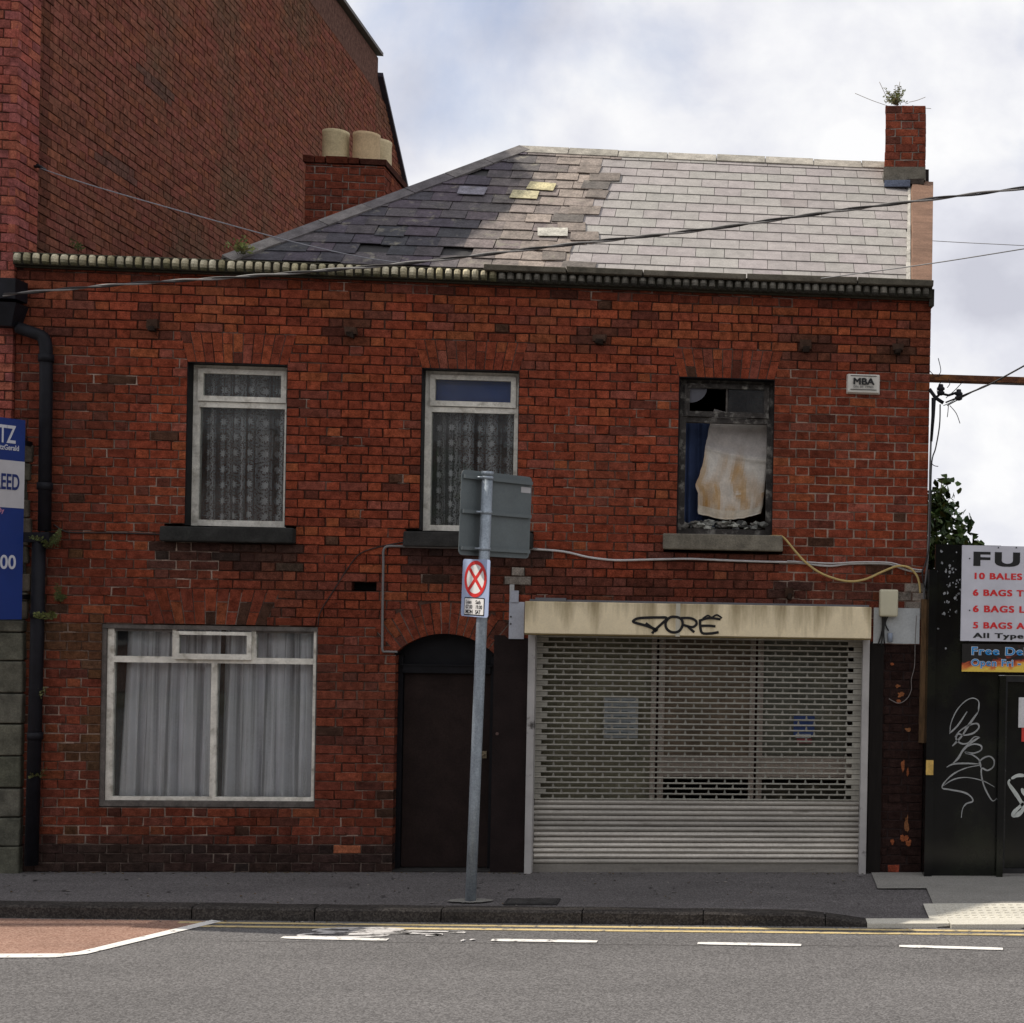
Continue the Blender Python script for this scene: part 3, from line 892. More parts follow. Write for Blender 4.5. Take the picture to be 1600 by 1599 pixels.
# ------------------------------------------------------------------ roof
EY, EZ = 0.02, 5.035
RY = 2.0
q = at(1100, 246, RY); RZ = q.z
RLx = at(812, 238, RY).x; RRx = at(1420, 285, RY).x
ELx = at(345, 393, 0.0).x; ERx = 1.335
up = Vector((0, RY - EY, RZ - EZ)); SL = up.length; up.normalize()
nrm = Vector((0, -up.z, up.y))
def rp(x, s, n=0.0): return Vector((x, EY, EZ)) + up * s + nrm * n
def xl(s): return ELx + (RLx - ELx) * s / SL
def xr(s): return ERx + (RRx - ERx) * s / SL
mb = MB()
mb.face([rp(ELx, 0, -0.004), rp(ERx + 0.1, 0, -0.004), rp(RRx + 0.1, SL, -0.004), rp(RLx, SL, -0.004)], (0.03, 0.028, 0.028))
# hidden left slope and back slope
mb.face([(ELx - 1.6, 0.3, 4.7), (ELx, EY, EZ - 0.02), (RLx, RY, RZ - 0.02), (RLx - 2.2, 4.2, 4.7), (-5.9, 4.2, 4.7)], (0.06, 0.055, 0.06))
mb.face([(RLx, RY, RZ - 0.02), (RRx + 0.2, RY, RZ - 0.02), (RX1, 4.2, 4.9), (RLx - 2.2, 4.2, 4.7)], (0.06, 0.055, 0.06))
roof = mb.build('roof', M['slate'], house)
rows = 14
ex = SL / rows
bnd0, bnd1 = at(893, 410, 0.2).x, at(955, 265, 1.8).x
new, old = MB(), MB()
yel = []
def slate(mbx, xa, xb, s0, length, lift, col, th=0.006, jit=0.0, rot=0.0, tail=0.25, hip=False):
    n0, n1 = lift, lift * tail
    cx = (xa + xb) / 2
    def P_(x, s, n):
        dx, ds = x - cx, s - s0
        return rp(cx + dx * math.cos(rot) - ds * math.sin(rot), s0 + dx * math.sin(rot) + ds * math.cos(rot), n)
    j = lambda: R.uniform(-jit, jit)
    xt = max(xa, xl(s0 + length) + 0.01) if hip else xa
    if hip: xa = max(xa, xl(s0) + 0.01)
    if xt > xb - 0.005 or xa > xb - 0.005: xt = min(xt, xb - 0.005); xa = min(xa, xb - 0.01)
    b = [P_(xa + j(), s0 + j(), n0), P_(xb + j(), s0 + j(), n0), P_(xb, s0 + length, n1), P_(xt, s0 + length, n1)]
    t = [v + nrm * th for v in b]
    mbx.hexa(b + t, col)
for i in range(rows):
    s0 = i * ex; sm = s0 + ex / 2
    bx = bnd0 + (bnd1 - bnd0) * sm / SL + R.uniform(-0.10, 0.10)
    # weathered natural slates
    x = xl(s0) - 0.3 + R.uniform(0, 0.1)
    while x < bx:
        w = R.choice([0.2, 0.22, 0.22, 0.25, 0.27])
        a, b = x, min(x + w, bx + R.uniform(0, 0.05))
        if b > xl(s0) - 0.02 and b - a > 0.05:
            a2 = a
            if b < xl(s0 + ex * 1.1): x += w; continue
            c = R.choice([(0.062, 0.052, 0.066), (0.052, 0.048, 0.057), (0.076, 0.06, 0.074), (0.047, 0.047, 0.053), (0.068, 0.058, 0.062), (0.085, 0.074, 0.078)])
            sun_lichen = sstep(-2.75, -2.0, (a + b) / 2 - 0.35 * (sm / SL))  # dark left, pale right: roof shade and sun put into colour, with lichen
            c = mixc(c, (0.31, 0.255, 0.21), sun_lichen * R.uniform(0.35, 0.95))
            d = R.random()
            if d < 0.03: x += w; continue                       # slipped away
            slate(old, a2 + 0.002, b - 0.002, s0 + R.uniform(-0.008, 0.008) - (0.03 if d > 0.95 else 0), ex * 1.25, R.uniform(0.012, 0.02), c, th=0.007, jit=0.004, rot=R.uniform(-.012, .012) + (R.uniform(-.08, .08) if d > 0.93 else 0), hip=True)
        x += w
    # pale new fibre slates
    w = 0.25
    x = bx - 0.09 + (0.0 if i % 2 else 0.04)
    ph = (0.125 if i % 2 else 0.0)
    first = math.floor((x - ph) / w) * w + ph
    cuts = [x] + [first + w * k for k in range(1, 40) if first + w * k > x + 0.03 and first + w * k < xr(sm) - 0.04] + [xr(sm) - R.uniform(0.0, 0.02)]
    for a, b in zip(cuts, cuts[1:]):
        c = mixc((0.315, 0.278, 0.268), (0.315, 0.30, 0.27), R.random()); c = mulc(c, R.uniform(0.9, 1.06))
        if R.random() < 0.05: c = mixc(c, (0.25, 0.215, 0.2), 0.7)
        slate(new, a + 0.0022, b - 0.0022, s0 + R.uniform(-.0015, .0015), ex * 1.1, 0.0115 + R.uniform(-.0008, .001), c, jit=0.0008)
    # old slates riding over the joint
    if R.random() < 0.7:
        a = bx - R.uniform(0.1, 0.3)
        slate(old, a, a + R.uniform(0.18, 0.3), s0 + R.uniform(-0.02, 0.03), ex * 1.02, 0.022, mixc((0.10, 0.09, 0.08), (0.22, 0.18, 0.15), R.random()), th=0.007, jit=0.008, rot=R.uniform(-.1, .1), tail=.7)
for px, py, w, c in ((845, 296, 0.24, (0.50, 0.44, 0.25)), (820, 309, 0.24, (0.48, 0.43, 0.26)), (865, 368, 0.26, (0.44, 0.42, 0.36)), (738, 303, 0.25, (0.20, 0.19, 0.22))):
    d = ray(px, py); t = ((rp(0, 0) - CAM).dot(nrm)) / d.dot(nrm); P0 = CAM + d * t
    s = (P0 - Vector((P0.x, EY, EZ))).dot(up)
    slate(old, P0.x - w / 2, P0.x + w / 2, s - 0.085, 0.17, 0.030, c, th=0.006, jit=0.006, rot=R.uniform(-.1, .1), tail=0.9)
child(new.build('new_slates', M['slate'], house), roof)['label'] = 'pale new slates on the right'
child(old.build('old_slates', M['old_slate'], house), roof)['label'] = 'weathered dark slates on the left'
# ridge and hip tiles
def angle_tiles(name, p0, p1, seg, wd, ht, cols, side):
    mbx = MB(); p0, p1 = Vector(p0), Vector(p1); d = (p1 - p0); L_ = d.length; d.normalize()
    n = max(1, round(L_ / seg))
    a_dn = Vector(side[0]).normalized(); b_dn = Vector(side[1]).normalized()
    for i in range(n):
        q0 = p0 + d * (L_ * i / n + 0.004); q1 = p0 + d * (L_ * (i + 1) / n - 0.004)
        lift = Vector((0, 0, ht + R.uniform(-.004, .004)))
        c = mixc(cols[0], cols[1], R.random())
        for dn in (a_dn, b_dn):
            o = [q0 + lift, q1 + lift, q1 + lift + dn * wd, q0 + lift + dn * wd]
            nn = (o[1] - o[0]).cross(o[2] - o[0]).normalized()
            if nn.dot(a_dn + b_dn) > 0: nn = -nn
            b = [v - nn * 0.02 for v in o]
            mbx.hexa(b + o, c) if (o[1] - o[0]).cross(o[2] - o[0]).dot(nn) > 0 else mbx.hexa([b[3], b[2], b[1], b[0], o[3], o[2], o[1], o[0]], c)
    return mbx.build(name, M['stone'], house)
r0, r1 = rp(RLx, SL), rp(RRx, SL)
child(angle_tiles('ridge_tiles', r0, r1, 0.46, 0.15, 0.035, ((0.30, 0.28, 0.235), (0.38, 0.35, 0.30)), (-up, (0, up.y, -up.z))), roof)
e0 = rp(ELx, 0); hd = (r0 - e0).normalized()
in_dn = hd.cross(nrm).normalized()
if in_dn.x < 0: in_dn = -in_dn
lf = Vector((-0.5, 0.75, -0.55)); lf = (lf - hd * lf.dot(hd)).normalized()
child(angle_tiles('hip_tiles', e0, r0, 0.46, 0.14, 0.04, ((0.11, 0.10, 0.105), (0.20, 0.185, 0.17)), (in_dn, lf)), roof)
# raised verge of brown render on the right gable, behind the new slates
mb = MB()
rr_ = RRx
SV = SL * 0.80
vl = lambda s: xr(s) + 0.0
vr = lambda s: HX1 + (RRx + 0.24 - HX1) * s / SL
NV = 12
for i in range(NV):
    sa_, sb_ = -0.05 + (SV + .05) * i / NV, -0.05 + (SV + .05) * (i + 1) / NV
    la, lb = vl(sa_) + .008 * nz(i, 3.3), vl(sb_) + .008 * nz(i + 1, 3.3)
    ha, hb = .072 + .006 * nz(i, 8), .072 + .006 * nz(i + 1, 8)
    mb.hexa([rp(la, sa_, -0.05), rp(vr(sa_), sa_, -0.05), rp(vr(sb_), sb_, -0.05), rp(lb, sb_, -0.05), rp(la + .028, sa_, ha), rp(vr(sa_), sa_, ha), rp(vr(sb_), sb_, hb), rp(lb + .028, sb_, hb)], (0.19, 0.112, 0.075))
mb.hexa([(HX1 - 0.14, 0.02, 4.98), (HX1, 0.02, 4.98), (vr(SV), EY + (RY - EY) * .79, 4.98), (vr(SV) - .14, EY + (RY - EY) * .79, 4.98), (HX1 - 0.14, 0.02, 5.0), (HX1, 0.02, 5.0), (vr(SV), EY + (RY - EY) * .79, EZ + (RZ - EZ) * .78), (vr(SV) - .14, EY + (RY - EY) * .79, EZ + (RZ - EZ) * .78)], (0.2, 0.08, 0.05))
M['verge'] = mat('brown_render', rough=0.9, var=0.3, vscale=3, fine=0.2, fscale=60, bump=0.4, stretch=(1, 4, 4))
mb.build('verge', M['verge'], house)
mb = MB()
for i in range(10):
    s0, s1 = SV * i / 10, SV * (i + 1) / 10 - 0.004
    w0 = 0.008 + 0.014 * (1 - i / 10) + .006 * R.random()
    mb.hexa([rp(xr(s0) - w0, s0, 0.0), rp(xr(s0) + 0.012, s0, 0.0), rp(xr(s1) + 0.012, s1, 0.0), rp(xr(s1) - w0, s1, 0.0), rp(xr(s0) - w0, s0, 0.0225), rp(xr(s0) + 0.012, s0, 0.034), rp(xr(s1) + 0.012, s1, 0.034), rp(xr(s1) - w0, s1, 0.0225)], (0.36, 0.345, 0.31))
child(mb.build('flashing', M['stone'], house), roof)

# ------------------------------------------------------------------ right chimney
def chim_col(x, z, rng):
    c = mulc(pick(rng), rng.uniform(0.75, 1.15)); return mixc(c, (0.09, 0.06, 0.045), 0.25)
def chim_mortar(x, z, rng): return mixc((0.16, 0.12, 0.1), (0.30, 0.26, 0.22), rng.random()), 0.6
nohole = lambda z: []
def turn(mbx, px_, py_, a_):
    c_, s_ = math.cos(a_), math.sin(a_)
    mbx.v = [(px_ + (x - px_) * c_ - (y - py_) * s_, py_ + (x - px_) * s_ + (y - py_) * c_, z) for x, y, z in mbx.v]
def stack(name, x0, x1, y0, y1, z0, z1, course_phase=0.0, rot=0.0):
    mbx, mox = MB(), MB()
    brickwork(mbx, mox, x0, x1, z0, z1, y0, nohole, chim_col, chim_mortar, depth=0.05, phase=course_phase)
    w = y1 - y0
    for side, X in ((1, x1), (-1, x0)):
        if side > 0: pl = lambda x, y, z, X=X: (X - y, y0 + x, z)
        else: pl = lambda x, y, z, X=X: (X + y, y1 - x, z)
        brickwork(mbx, mox, 0.001, w - 0.001, z0, z1, 0.0, nohole, chim_col, chim_mortar, depth=0.05, place=pl, phase=0.06)
    brickwork(mbx, mox, 0, x1 - x0, z0, z1, 0.0, nohole, chim_col, chim_mortar, depth=0.05, place=lambda x, y, z: (x1 - x, y1 - y, z))
    mox.box(x0 + 0.02, x1 - 0.02, y0 + 0.02, y1 - 0.02, z0 - 0.02, z1 - 0.006, (0.12, 0.1, 0.085))
    turn(mbx, x0, y0, rot); turn(mox, x0, y0, rot)
    o = mbx.build(name, M['brick'], house)
    child(mox.build('mortar_core', M['mortar'], house), o)
    return o
CR = 1.58; ROT = math.radians(-7.5)
a, b = at(1382.5, 262, CR), at(1445.5, 168, CR)
ch = stack('chimney', a.x, b.x, CR, CR + 0.75, a.z, b.z, rot=ROT)
ch['label'] = 'narrow brick chimney on the right gable'
mb = MB()
lo = at(1380, 281, CR - .02)
mb.box(a.x - 0.012, b.x + 0.012, CR - .02, CR + .77, lo.z, a.z - 0.001, (0.16, 0.145, 0.115), jit=0.004)
mb.box(a.x + 0.0, b.x - 0.14, CR - 0.05, CR + .1, lo.z - 0.065, lo.z - 0.004, (0.12, 0.14, 0.19), jit=0.008)
mb.box(b.x - 0.17, b.x + 0.002, CR - .04, CR + .5, lo.z - 0.04, lo.z + 0.004, (0.05, 0.04, 0.032), jit=0.008)
mb.box(a.x + .01, b.x - .01, CR + .02, CR + .7, 5.6, lo.z, (0.12, .1, .085))
turn(mb, a.x, CR, ROT)
child(mb.build('flaunching', M['stone'], house), ch)
mb = MB()
prof = [(0.17, b.z - 0.004), (0.12, b.z + 0.035), (0.05, b.z + 0.055), (0.0, b.z + 0.057)]
mb.lathe(prof, (a.x + b.x) / 2 + 0.03, CR + .25, (0.27, 0.13, 0.07), 14)
child(mb.build('cap_mortar', M['stone'], house), ch)
# ------------------------------------------------------------------ left chimney with three pots
CYF = 2.9
a, b = at(476, 345, CYF), at(601, 246, CYF)
dep = 0.86
zt = at(540, 246, CYF).z
lch = stack('chimney', a.x, b.x, CYF, CYF + dep, 4.8, zt - 0.075)
lch['label'] = 'wide brick chimney with clay pots on the left'
mb, mo = MB(), MB()
brickwork(mb, mo, a.x - 0.02, b.x + 0.02, zt - 0.075, zt, CYF - 0.02, nohole, lambda x, z, r: mulc(chim_col(x, z, r), 0.6), chim_mortar, depth=dep + 0.04, jit=0.006, proud=0.01)
oc = child(mb.build('oversail_course', M['brick'], house), lch)
for px, rad, yy, top, cc in ((525, 0.135, 3.14, 207, (0.50, 0.41, 0.24)), (573, 0.138, 3.14, 211, (0.52, 0.38, 0.22)), (591, 0.142, 3.52, 222, (0.56, 0.46, 0.28))):
    c0 = at(px, top, yy)
    mb = MB()
    mb.lathe([(rad * 1.02, zt - 0.01), (rad, zt + 0.02), (rad * 0.97, c0.z - 0.05), (rad * 1.0, c0.z - 0.03), (rad * 1.0, c0.z), (rad * 0.85, c0.z), (rad * 0.8, zt)], c0.x, yy, cc, 28)
    child(mb.build('chimney_pot', M['clay'], house), lch)

# ------------------------------------------------------------------ windows
def bars(mbx, rects, y0, y1, jit=0.0012):
    for (a, b, c, d) in rects: mbx.box(a, b, y0, y1, c, d, jit=jit)
def pane(w, a, b, c, d, y, m=None):
    mbx = MB(); mbx.box(a, b, y, y + 0.004, c, d); return child(mbx.build('pane', m or M['glass'], house), w)
def sill(w, a, b, z0, z1, colr, parent):
    mbx = MB(); mbx.box(a, b, -0.085, 0.10, z0, z1, colr, jit=0.006)
    o = child(mbx.build('sill', M['stone'], house), w); bevel(o, 0.012, 3); return o
def sash_window(op, tz, wood, name='window'):
    a, b, c, d = op; y = 0.125
    w = MB(); fwid = 0.058
    bars(w, [(a, a + fwid, c, d), (b - fwid, b, c, d), (a + fwid, b - fwid, d - 0.05, d - 0.001), (a + fwid, b - fwid, c + 0.001, c + 0.05), (a + fwid, b - fwid, tz - 0.048, tz - 0.004)], y, y + 0.07)
    wo_ = w.build(name, wood, house)
    # top hung vent, a frame of its own a little proud
    w2 = MB(); fa, fb, fc, fd = a + 0.045, b - 0.045, tz, d - 0.035
    bars(w2, [(fa, fa + 0.042, fc, fd), (fb - 0.042, fb, fc, fd), (fa + 0.042, fb - 0.042, fd - 0.04, fd - 0.001), (fa + 0.042, fb - 0.042, fc + 0.001, fc + 0.045)], y - 0.016, y + 0.03)
    child(w2.build('vent_sash', wood, house), wo_)
    return wo_, (fa + 0.038, fb - 0.038, fc + 0.04, fd - 0.036), (a + fwid - 0.004, b - fwid + 0.004, c + 0.046, tz - 0.044)
w1, up1, lo1 = sash_window(WIN[0], 3.885, M['white_paint']); pane(w1, *up1, 0.135); pane(w1, *lo1, 0.155)
w1['label'] = 'white window with dark sill on the upper left'
sill(w1, -4.77, -3.72, 2.71, 2.838, (0.026, 0.026, 0.024), house)
w2, up2, lo2 = sash_window(WIN[1], 3.90, M['white_paint']); pane(w2, *up2, 0.135); pane(w2, *lo2, 0.155)
w2['label'] = 'white window half hidden by the grey sign back'
sill(w2, -2.84, -1.79, 2.71, 2.838, (0.03, 0.029, 0.027), house)
w3, up3, lo3 = sash_window(WIN[2], 3.875, M['rot_wood'])
w3['label'] = 'rotten window with missing glass on the upper right'
sill(w3, -0.71, 0.294, 2.735, 2.863, (0.15, 0.135, 0.105), house)
# broken leftovers of glass in the top light, and its central bar
mb = MB(); mb.box(-0.21, -0.195, 0.135, 0.155, up3[2], up3[3]); child(mb.build('glazing_bar', M['grey_wood'], house), w3)
mb = MB()
n = 9; pts = [(up3[0], 0.14, up3[3])] + [(up3[0] + 0.15 * math.cos(-math.pi / 2 * k / n) , 0.14, up3[3] + 0.13 * math.sin(-math.pi / 2 * k / n)) for k in range(n + 1)]
mb.face(pts); child(mb.build('pane', mat('dusty_glass', (0.10, 0.10, 0.115), rough=0.35, var=0.2), house), w3)['label'] = 'dusty broken corner of glass'
pane(w3, -0.19, up3[1], up3[2], up3[3], 0.14)
# black boards added in the upper window openings to deepen their reveal shade
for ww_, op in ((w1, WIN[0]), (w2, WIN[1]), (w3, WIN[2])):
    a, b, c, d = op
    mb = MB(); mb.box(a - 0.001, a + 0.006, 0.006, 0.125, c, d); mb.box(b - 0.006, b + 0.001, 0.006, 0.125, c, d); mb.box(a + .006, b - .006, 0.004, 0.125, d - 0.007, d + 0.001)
    child(mb.build('reveal_shade', M['black_paint'], house), ww_)
# ground floor window
a, b, c, d = GW
w = MB(); y = 0.012
bars(w, [(a, b, d - 0.035, d), (a, a + 0.035, c, d - 0.035), (b - 0.012, b, c, d - 0.035), (a + 0.035, b - 0.012, c, c + 0.045)], y, y + 0.09, jit=0.002)
g = w.build('window', M['grey_wood'], house); g['label'] = 'wide white window with net curtains at street level'
a2, b2, c2, d2 = a + 0.036, b - 0.013, c + 0.046, d - 0.036
tz = 1.735
w = MB()
bars(w, [(a2, a2 + 0.05, c2, d2), (b2 - 0.03, b2, c2, d2), (a2 + 0.05, b2 - 0.03, tz - 0.02, tz + 0.028), (a2 + 0.05, b2 - 0.03, c2 + 0.001, c2 + 0.03), (-4.385, -4.34, c2 + 0.03, tz - 0.02),
         (-4.70, -4.665, tz + 0.028, d2), (-4.07, -4.035, tz + 0.028, d2)], y + 0.02, y + 0.08)
gf = child(w.build('frame', M['white_paint'], house), g)
bars_t = [(a2 + 0.05, -4.70, d2 - 0.02, d2), (-4.035, b2 - 0.03, d2 - 0.02, d2)]
for bt in bars_t:
    w = MB(); bars(w, [bt], y + 0.021, y + 0.078); child(w.build('top_rail', M['grey_wood'], house), g)
w = MB(); v0, v1, v2, v3 = -4.672, -4.062, tz + 0.012, d2 - 0.012
bars(w, [(v0, v0 + 0.035, v2, v3), (v1 - 0.035, v1, v2, v3), (v0 + 0.035, v1 - 0.035, v3 - 0.03, v3 - 0.001), (v0 + 0.035, v1 - 0.035, v2 + 0.001, v2 + 0.045)], y - 0.012, y + 0.03)
child(w.build('vent_sash', M['white_paint'], house), g)
yy = y + 0.05
for pa in [(a2 + 0.046, -4.38, c2 + 0.028, tz - 0.018), (-4.345, b2 - 0.028, c2 + 0.028, tz - 0.018), (a2 + 0.046, -4.698, tz + 0.026, d2 - 0.018), (-4.037, b2 - 0.028, tz + 0.026, d2 - 0.018)]:
    pane(g, *pa, yy)
pane(g, v0 + 0.033, v1 - 0.033, v2 + 0.043, v3 - 0.028, y + 0.008)

# ------------------------------------------------------------------ door under the arch
mb = MB()
mb.box(-2.9, -2.86, 0.10, 0.2, 0, 1.80); mb.box(-2.14, -2.1, 0.10, 0.2, 0, 1.80)
mb.box(-2.86, -2.14, 0.085, 0.2, 1.655, 1.715); mb.box(-2.88, -2.12, 0.075, 0.2, 1.715, 1.728)
dr = mb.build('door_frame', M['black_paint'], house)
mb = MB(); mb.box(-2.855, -2.145, 0.13, 0.17, 0.02, 1.65, jit=0.001); do = mb.build('door', M['brown_door'], house)
mb = MB(); mb.box(-2.2, -2.165, 0.115, 0.13, 0.94, 1.0); mb.tube([(-2.185, 0.12, 0.97), (-2.185, 0.08, 0.97), (-2.23, 0.078, 0.97)], 0.009)
child(mb.build('door_handle', plain('dull_brass', (0.2, 0.16, 0.1), 0.4), house), do)
mb = MB()
n = 14; arc = [(DCX + DR0 * math.sin(u), 0.14, DCZ + DR0 * math.cos(u)) for u in [-DA + 2 * DA * k / n for k in range(n + 1)]]
mb.face([(-2.9, 0.14, 1.70), (-2.1, 0.14, 1.70)] + list(reversed(arc)))
mb.face([(-2.9, 0.03, 1.70)] * 0 + [(arc[k][0], y_, arc[k][2] + 0.002) for k, y_ in ((0, 0.01), (0, 0.14))] + [(-2.902, 0.14, 1.7), (-2.902, 0.01, 1.7)])
for k in range(n):
    mb.face([(arc[k][0], 0.006, arc[k][2] + 0.003), (arc[k + 1][0], 0.006, arc[k + 1][2] + 0.003), (arc[k + 1][0], 0.15, arc[k + 1][2] + 0.003), (arc[k][0], 0.15, arc[k][2] + 0.003)])
mb.build('fanlight_board', M['black_paint'], house)
mb = MB(); mb.box(-2.905, -2.095, 0.008, 0.2, -0.05, 0.012, (0.03, 0.028, 0.026)); mb.build('doorstep', M['stone'], house)
mb = MB(); mb.box(-2.906, -2.902, 0.008, 0.2, 0, 1.83); mb.build('door_reveal', M['black_paint'], house)

# ------------------------------------------------------------------ shopfront
mb = MB(); mb.box(-2.099, SHX0 - 0.001, 0.0, 0.22, 0.0, 1.984, jit=0.0)
pier = mb.build('painted_pier', mat('dark_brown_masonry_paint', (0.016, 0.0105, 0.0098), rough=0.75, var=0.3, vscale=4, fine=0.15, bump=0.35, bscale=40, spec=0.12), house)
mb = MB(); mb.lathe([(0.0, 0), (0.012, 0)], 0, 0); mb = MB(); mb.tube([(-2.06, 0.001, 1.16), (-2.06, -0.008, 1.16)], 0.013, n=12)
child(mb.build('door_bell', plain('bell_brown', (0.10, 0.06, 0.05)), house), pier)
mb = MB(); mb.box(SHX1 + 0.003, SHX1 + 0.115, -0.02, 0.1, 0.0, 1.98, jit=0.001)
mb.build('pilaster', mat('dark_timber', (0.011, 0.009, 0.008), spec=0.12, rough=0.7, var=0.3, vscale=6, stretch=(6, 6, 0.6)), house)
# hood over the shutter
def hood_mat():
    m = mat('stained_cream_hood', (0.74, 0.63, 0.42), rough=0.5, var=0.08, vscale=3, fine=0.06, fscale=80, spec=0.35)
    nt = m.node_tree; nd = nt.nodes; L = nt.links; b = nd['Principled BSDF']
    src = b.inputs['Base Color'].links[0].from_socket
    t = nd.new('ShaderNodeTexCoord'); mp_ = nd.new('ShaderNodeMapping'); mp_.inputs['Scale'].default_value = (7.0, 1.0, 0.9)
    L.new(t.outputs['Object'], mp_.inputs['Vector'])
    n = nd.new('ShaderNodeTexNoise'); n.inputs['Scale'].default_value = 1.0; n.inputs['Detail'].default_value = 6; n.inputs['Roughness'].default_value = 0.6
    L.new(mp_.outputs['Vector'], n.inputs['Vector'])
    sx = nd.new('ShaderNodeSeparateXYZ'); L.new(t.outputs['Object'], sx.inputs['Vector'])
    zr_ = nd.new('ShaderNodeMapRange'); zr_.inputs['From Min'].default_value = 1.985; zr_.inputs['From Max'].default_value = 2.29
    zr_.inputs['To Min'].default_value = -0.12; zr_.inputs['To Max'].default_value = 0.14
    L.new(sx.outputs['Z'], zr_.inputs['Value'])
    ad = nd.new('ShaderNodeMath'); ad.operation = 'ADD'; L.new(n.outputs['Fac'], ad.inputs[0]); L.new(zr_.outputs['Result'], ad.inputs[1])
    fr = nd.new('ShaderNodeMapRange'); fr.inputs['From Min'].default_value = 0.47; fr.inputs['From Max'].default_value = 0.80; fr.inputs['To Max'].default_value = 0.95
    L.new(ad.outputs[0], fr.inputs['Value'])
    mm = nd.new('ShaderNodeMix'); mm.data_type = 'RGBA'; L.new(fr.outputs['Result'], mm.inputs['Factor'])
    L.new(src, mm.inputs['A']); mm.inputs['B'].default_value = (0.16, 0.11, 0.035, 1)
    L.new(mm.outputs['Result'], b.inputs['Base Color'])
    return m
HY = -0.28
ha, hb = at(820, 945, HY), at(1361, 998, HY)
hx0, hx1, hz0, hz1 = ha.x, hb.x, at(1100, 996.5, HY).z, at(1100, 944.5, HY).z
mb = MB(); mb.box(hx0, hx1, HY, 0.02, hz0 + 0.012, hz1)
hood = mb.build('shutter_hood', hood_mat(), house); bevel(hood, 0.006)
mb = MB(); mb.box(hx0 + 0.002, hx1 - 0.002, HY + 0.001, 0.02, hz0, hz0 + 0.0115); child(mb.build('hood_lip', plain('mouldy_edge', (0.12, 0.085, 0.03)), house), hood)
jx = at(1062, 945, HY).x
mb = MB(); mb.box(jx - 0.03, jx + 0.006, HY - 0.004, HY + 0.003, hz0 + 0.005, hz1 + 0.003); child(mb.build('joint_strip', plain('joint_tape', (0.48, 0.45, 0.36)), house), hood)
mb = MB(); mb.box(hx0 + 0.05, hx0 + 0.3, -0.05, 0.0, hz1 + 0.002, hz1 + 0.03); mb.box(hx0, hx1, -0.03, 0.01, hz1 - 0.002, hz1 + 0.016, (0.02, 0.02, 0.02)); child(mb.build('lead_strip', plain('lead', (0.12, 0.125, 0.14)), house), hood)
# graffiti tag on the hood
mb = MB()
G = lambda pts: [at(x, y, HY) for x, y in pts]
blk = (0.012, 0.011, 0.011)
for pts, w in [([(1028, 985), (1010, 978), (992, 973), (990, 970), (1000, 966), (1030, 965), (1042, 966), (1035, 974), (1024, 984), (1019, 990)], .018),
               ([(1009, 974), (1020, 982), (1026, 987)], .018),
               ([(1044, 967), (1040, 974), (1042, 983), (1050, 988), (1060, 987), (1066, 979), (1066, 970), (1060, 965), (1050, 964), (1044, 967)], .018),
               ([(1064, 966), (1078, 966), (1087, 970), (1088, 976), (1082, 980), (1072, 978), (1066, 976)], .017), ([(1074, 978), (1080, 984), (1085, 988)], .017),
               ([(1094, 968), (1094, 977), (1097, 989), (1110, 990), (1123, 988)], .018), ([(1093, 970), (1108, 966), (1126, 968)], .016), ([(1096, 978), (1108, 978), (1118, 979)], .017),
               ([(1098, 967), (1106, 962), (1112, 965), (1120, 961), (1128, 966)], .012)]:
    mb.ribbon(smooth_path(G(pts), 4), w * 1.2, (0, -1, 0), 0.006, blk)
child(mb.build('graffiti', mat('black_spray', (0.012, 0.011, 0.011), rough=0.6, var=0.1), house), hood)
# side boards
mb = MB()
mb.box(-1.977, -1.853, -0.018, -0.004, 1.955, 2.265, (0.40, 0.42, 0.47)); mb.box(-1.965, -1.90, -0.03, -0.018, 2.262, 2.36, (0.36, 0.38, 0.43)); mb.box(-1.977, -1.94, -0.012, -0.004, 2.266, 2.41, (0.45, 0.45, 0.44))
for z in (2.08, 2.14): mb.tube([(-1.962, -0.017, z), (-1.962, -0.022, z)], 0.008, (0.05, 0.05, 0.05), n=8)
sb = mb.build('end_board', M['tint'], house)
mb = MB(); mb.box(1.082, 1.478, -0.02, -0.005, 1.965, 2.27, (0.42, 0.44, 0.44)); mb.build('end_board', M['tint'], house)
# guide rails
for x0, x1 in ((-1.812, -1.752), (0.992, 1.052)):
    mb = MB(); mb.box(x0, x1, -0.045, 0.05, -0.01, hz0 + 0.005, (0.40, 0.385, 0.37))
    o = mb.build('guide_rail', mat('rail_paint', (0.38, 0.365, 0.35), rough=0.55, var=0.15, vscale=5, stain=(0.06, 0.055, 0.05), stain_scale=6, stain_lo=0.6, stain_hi=0.7), house); bevel(o, 0.004)
# punched shutter curtain: slats with staggered slots, solid slats below
mb = MB()
sx0, sx1 = -1.757, 0.997
P_ = 0.0455
z = 0.065; n = 0
def slat_profile(mbx, x0, x1, zb, h, col, bulge=0.011):
    k = 4; pr = []
    for i in range(k + 1):
        t = i / k; pr.append((0.018 - bulge * math.sin(math.pi * t), zb + h * t))
    for i in range(k):
        mbx.face([(x0, pr[i][0], pr[i][1]), (x1, pr[i][0], pr[i][1]), (x1, pr[i + 1][0], pr[i + 1][1]), (x0, pr[i + 1][0], pr[i + 1][1])], col, True)
    mbx.face([(x0, pr[0][0] + 0.012, pr[0][1]), (x1, pr[0][0] + 0.012, pr[0][1]), (x1, pr[0][0], pr[0][1]), (x0, pr[0][0], pr[0][1])], col)
    mbx.face([(x0, pr[k][0], pr[k][1]), (x1, pr[k][0], pr[k][1]), (x1, pr[k][0] + 0.012, pr[k][1]), (x0, pr[k][0] + 0.012, pr[k][1])], col)
base = (0.36, 0.335, 0.29)
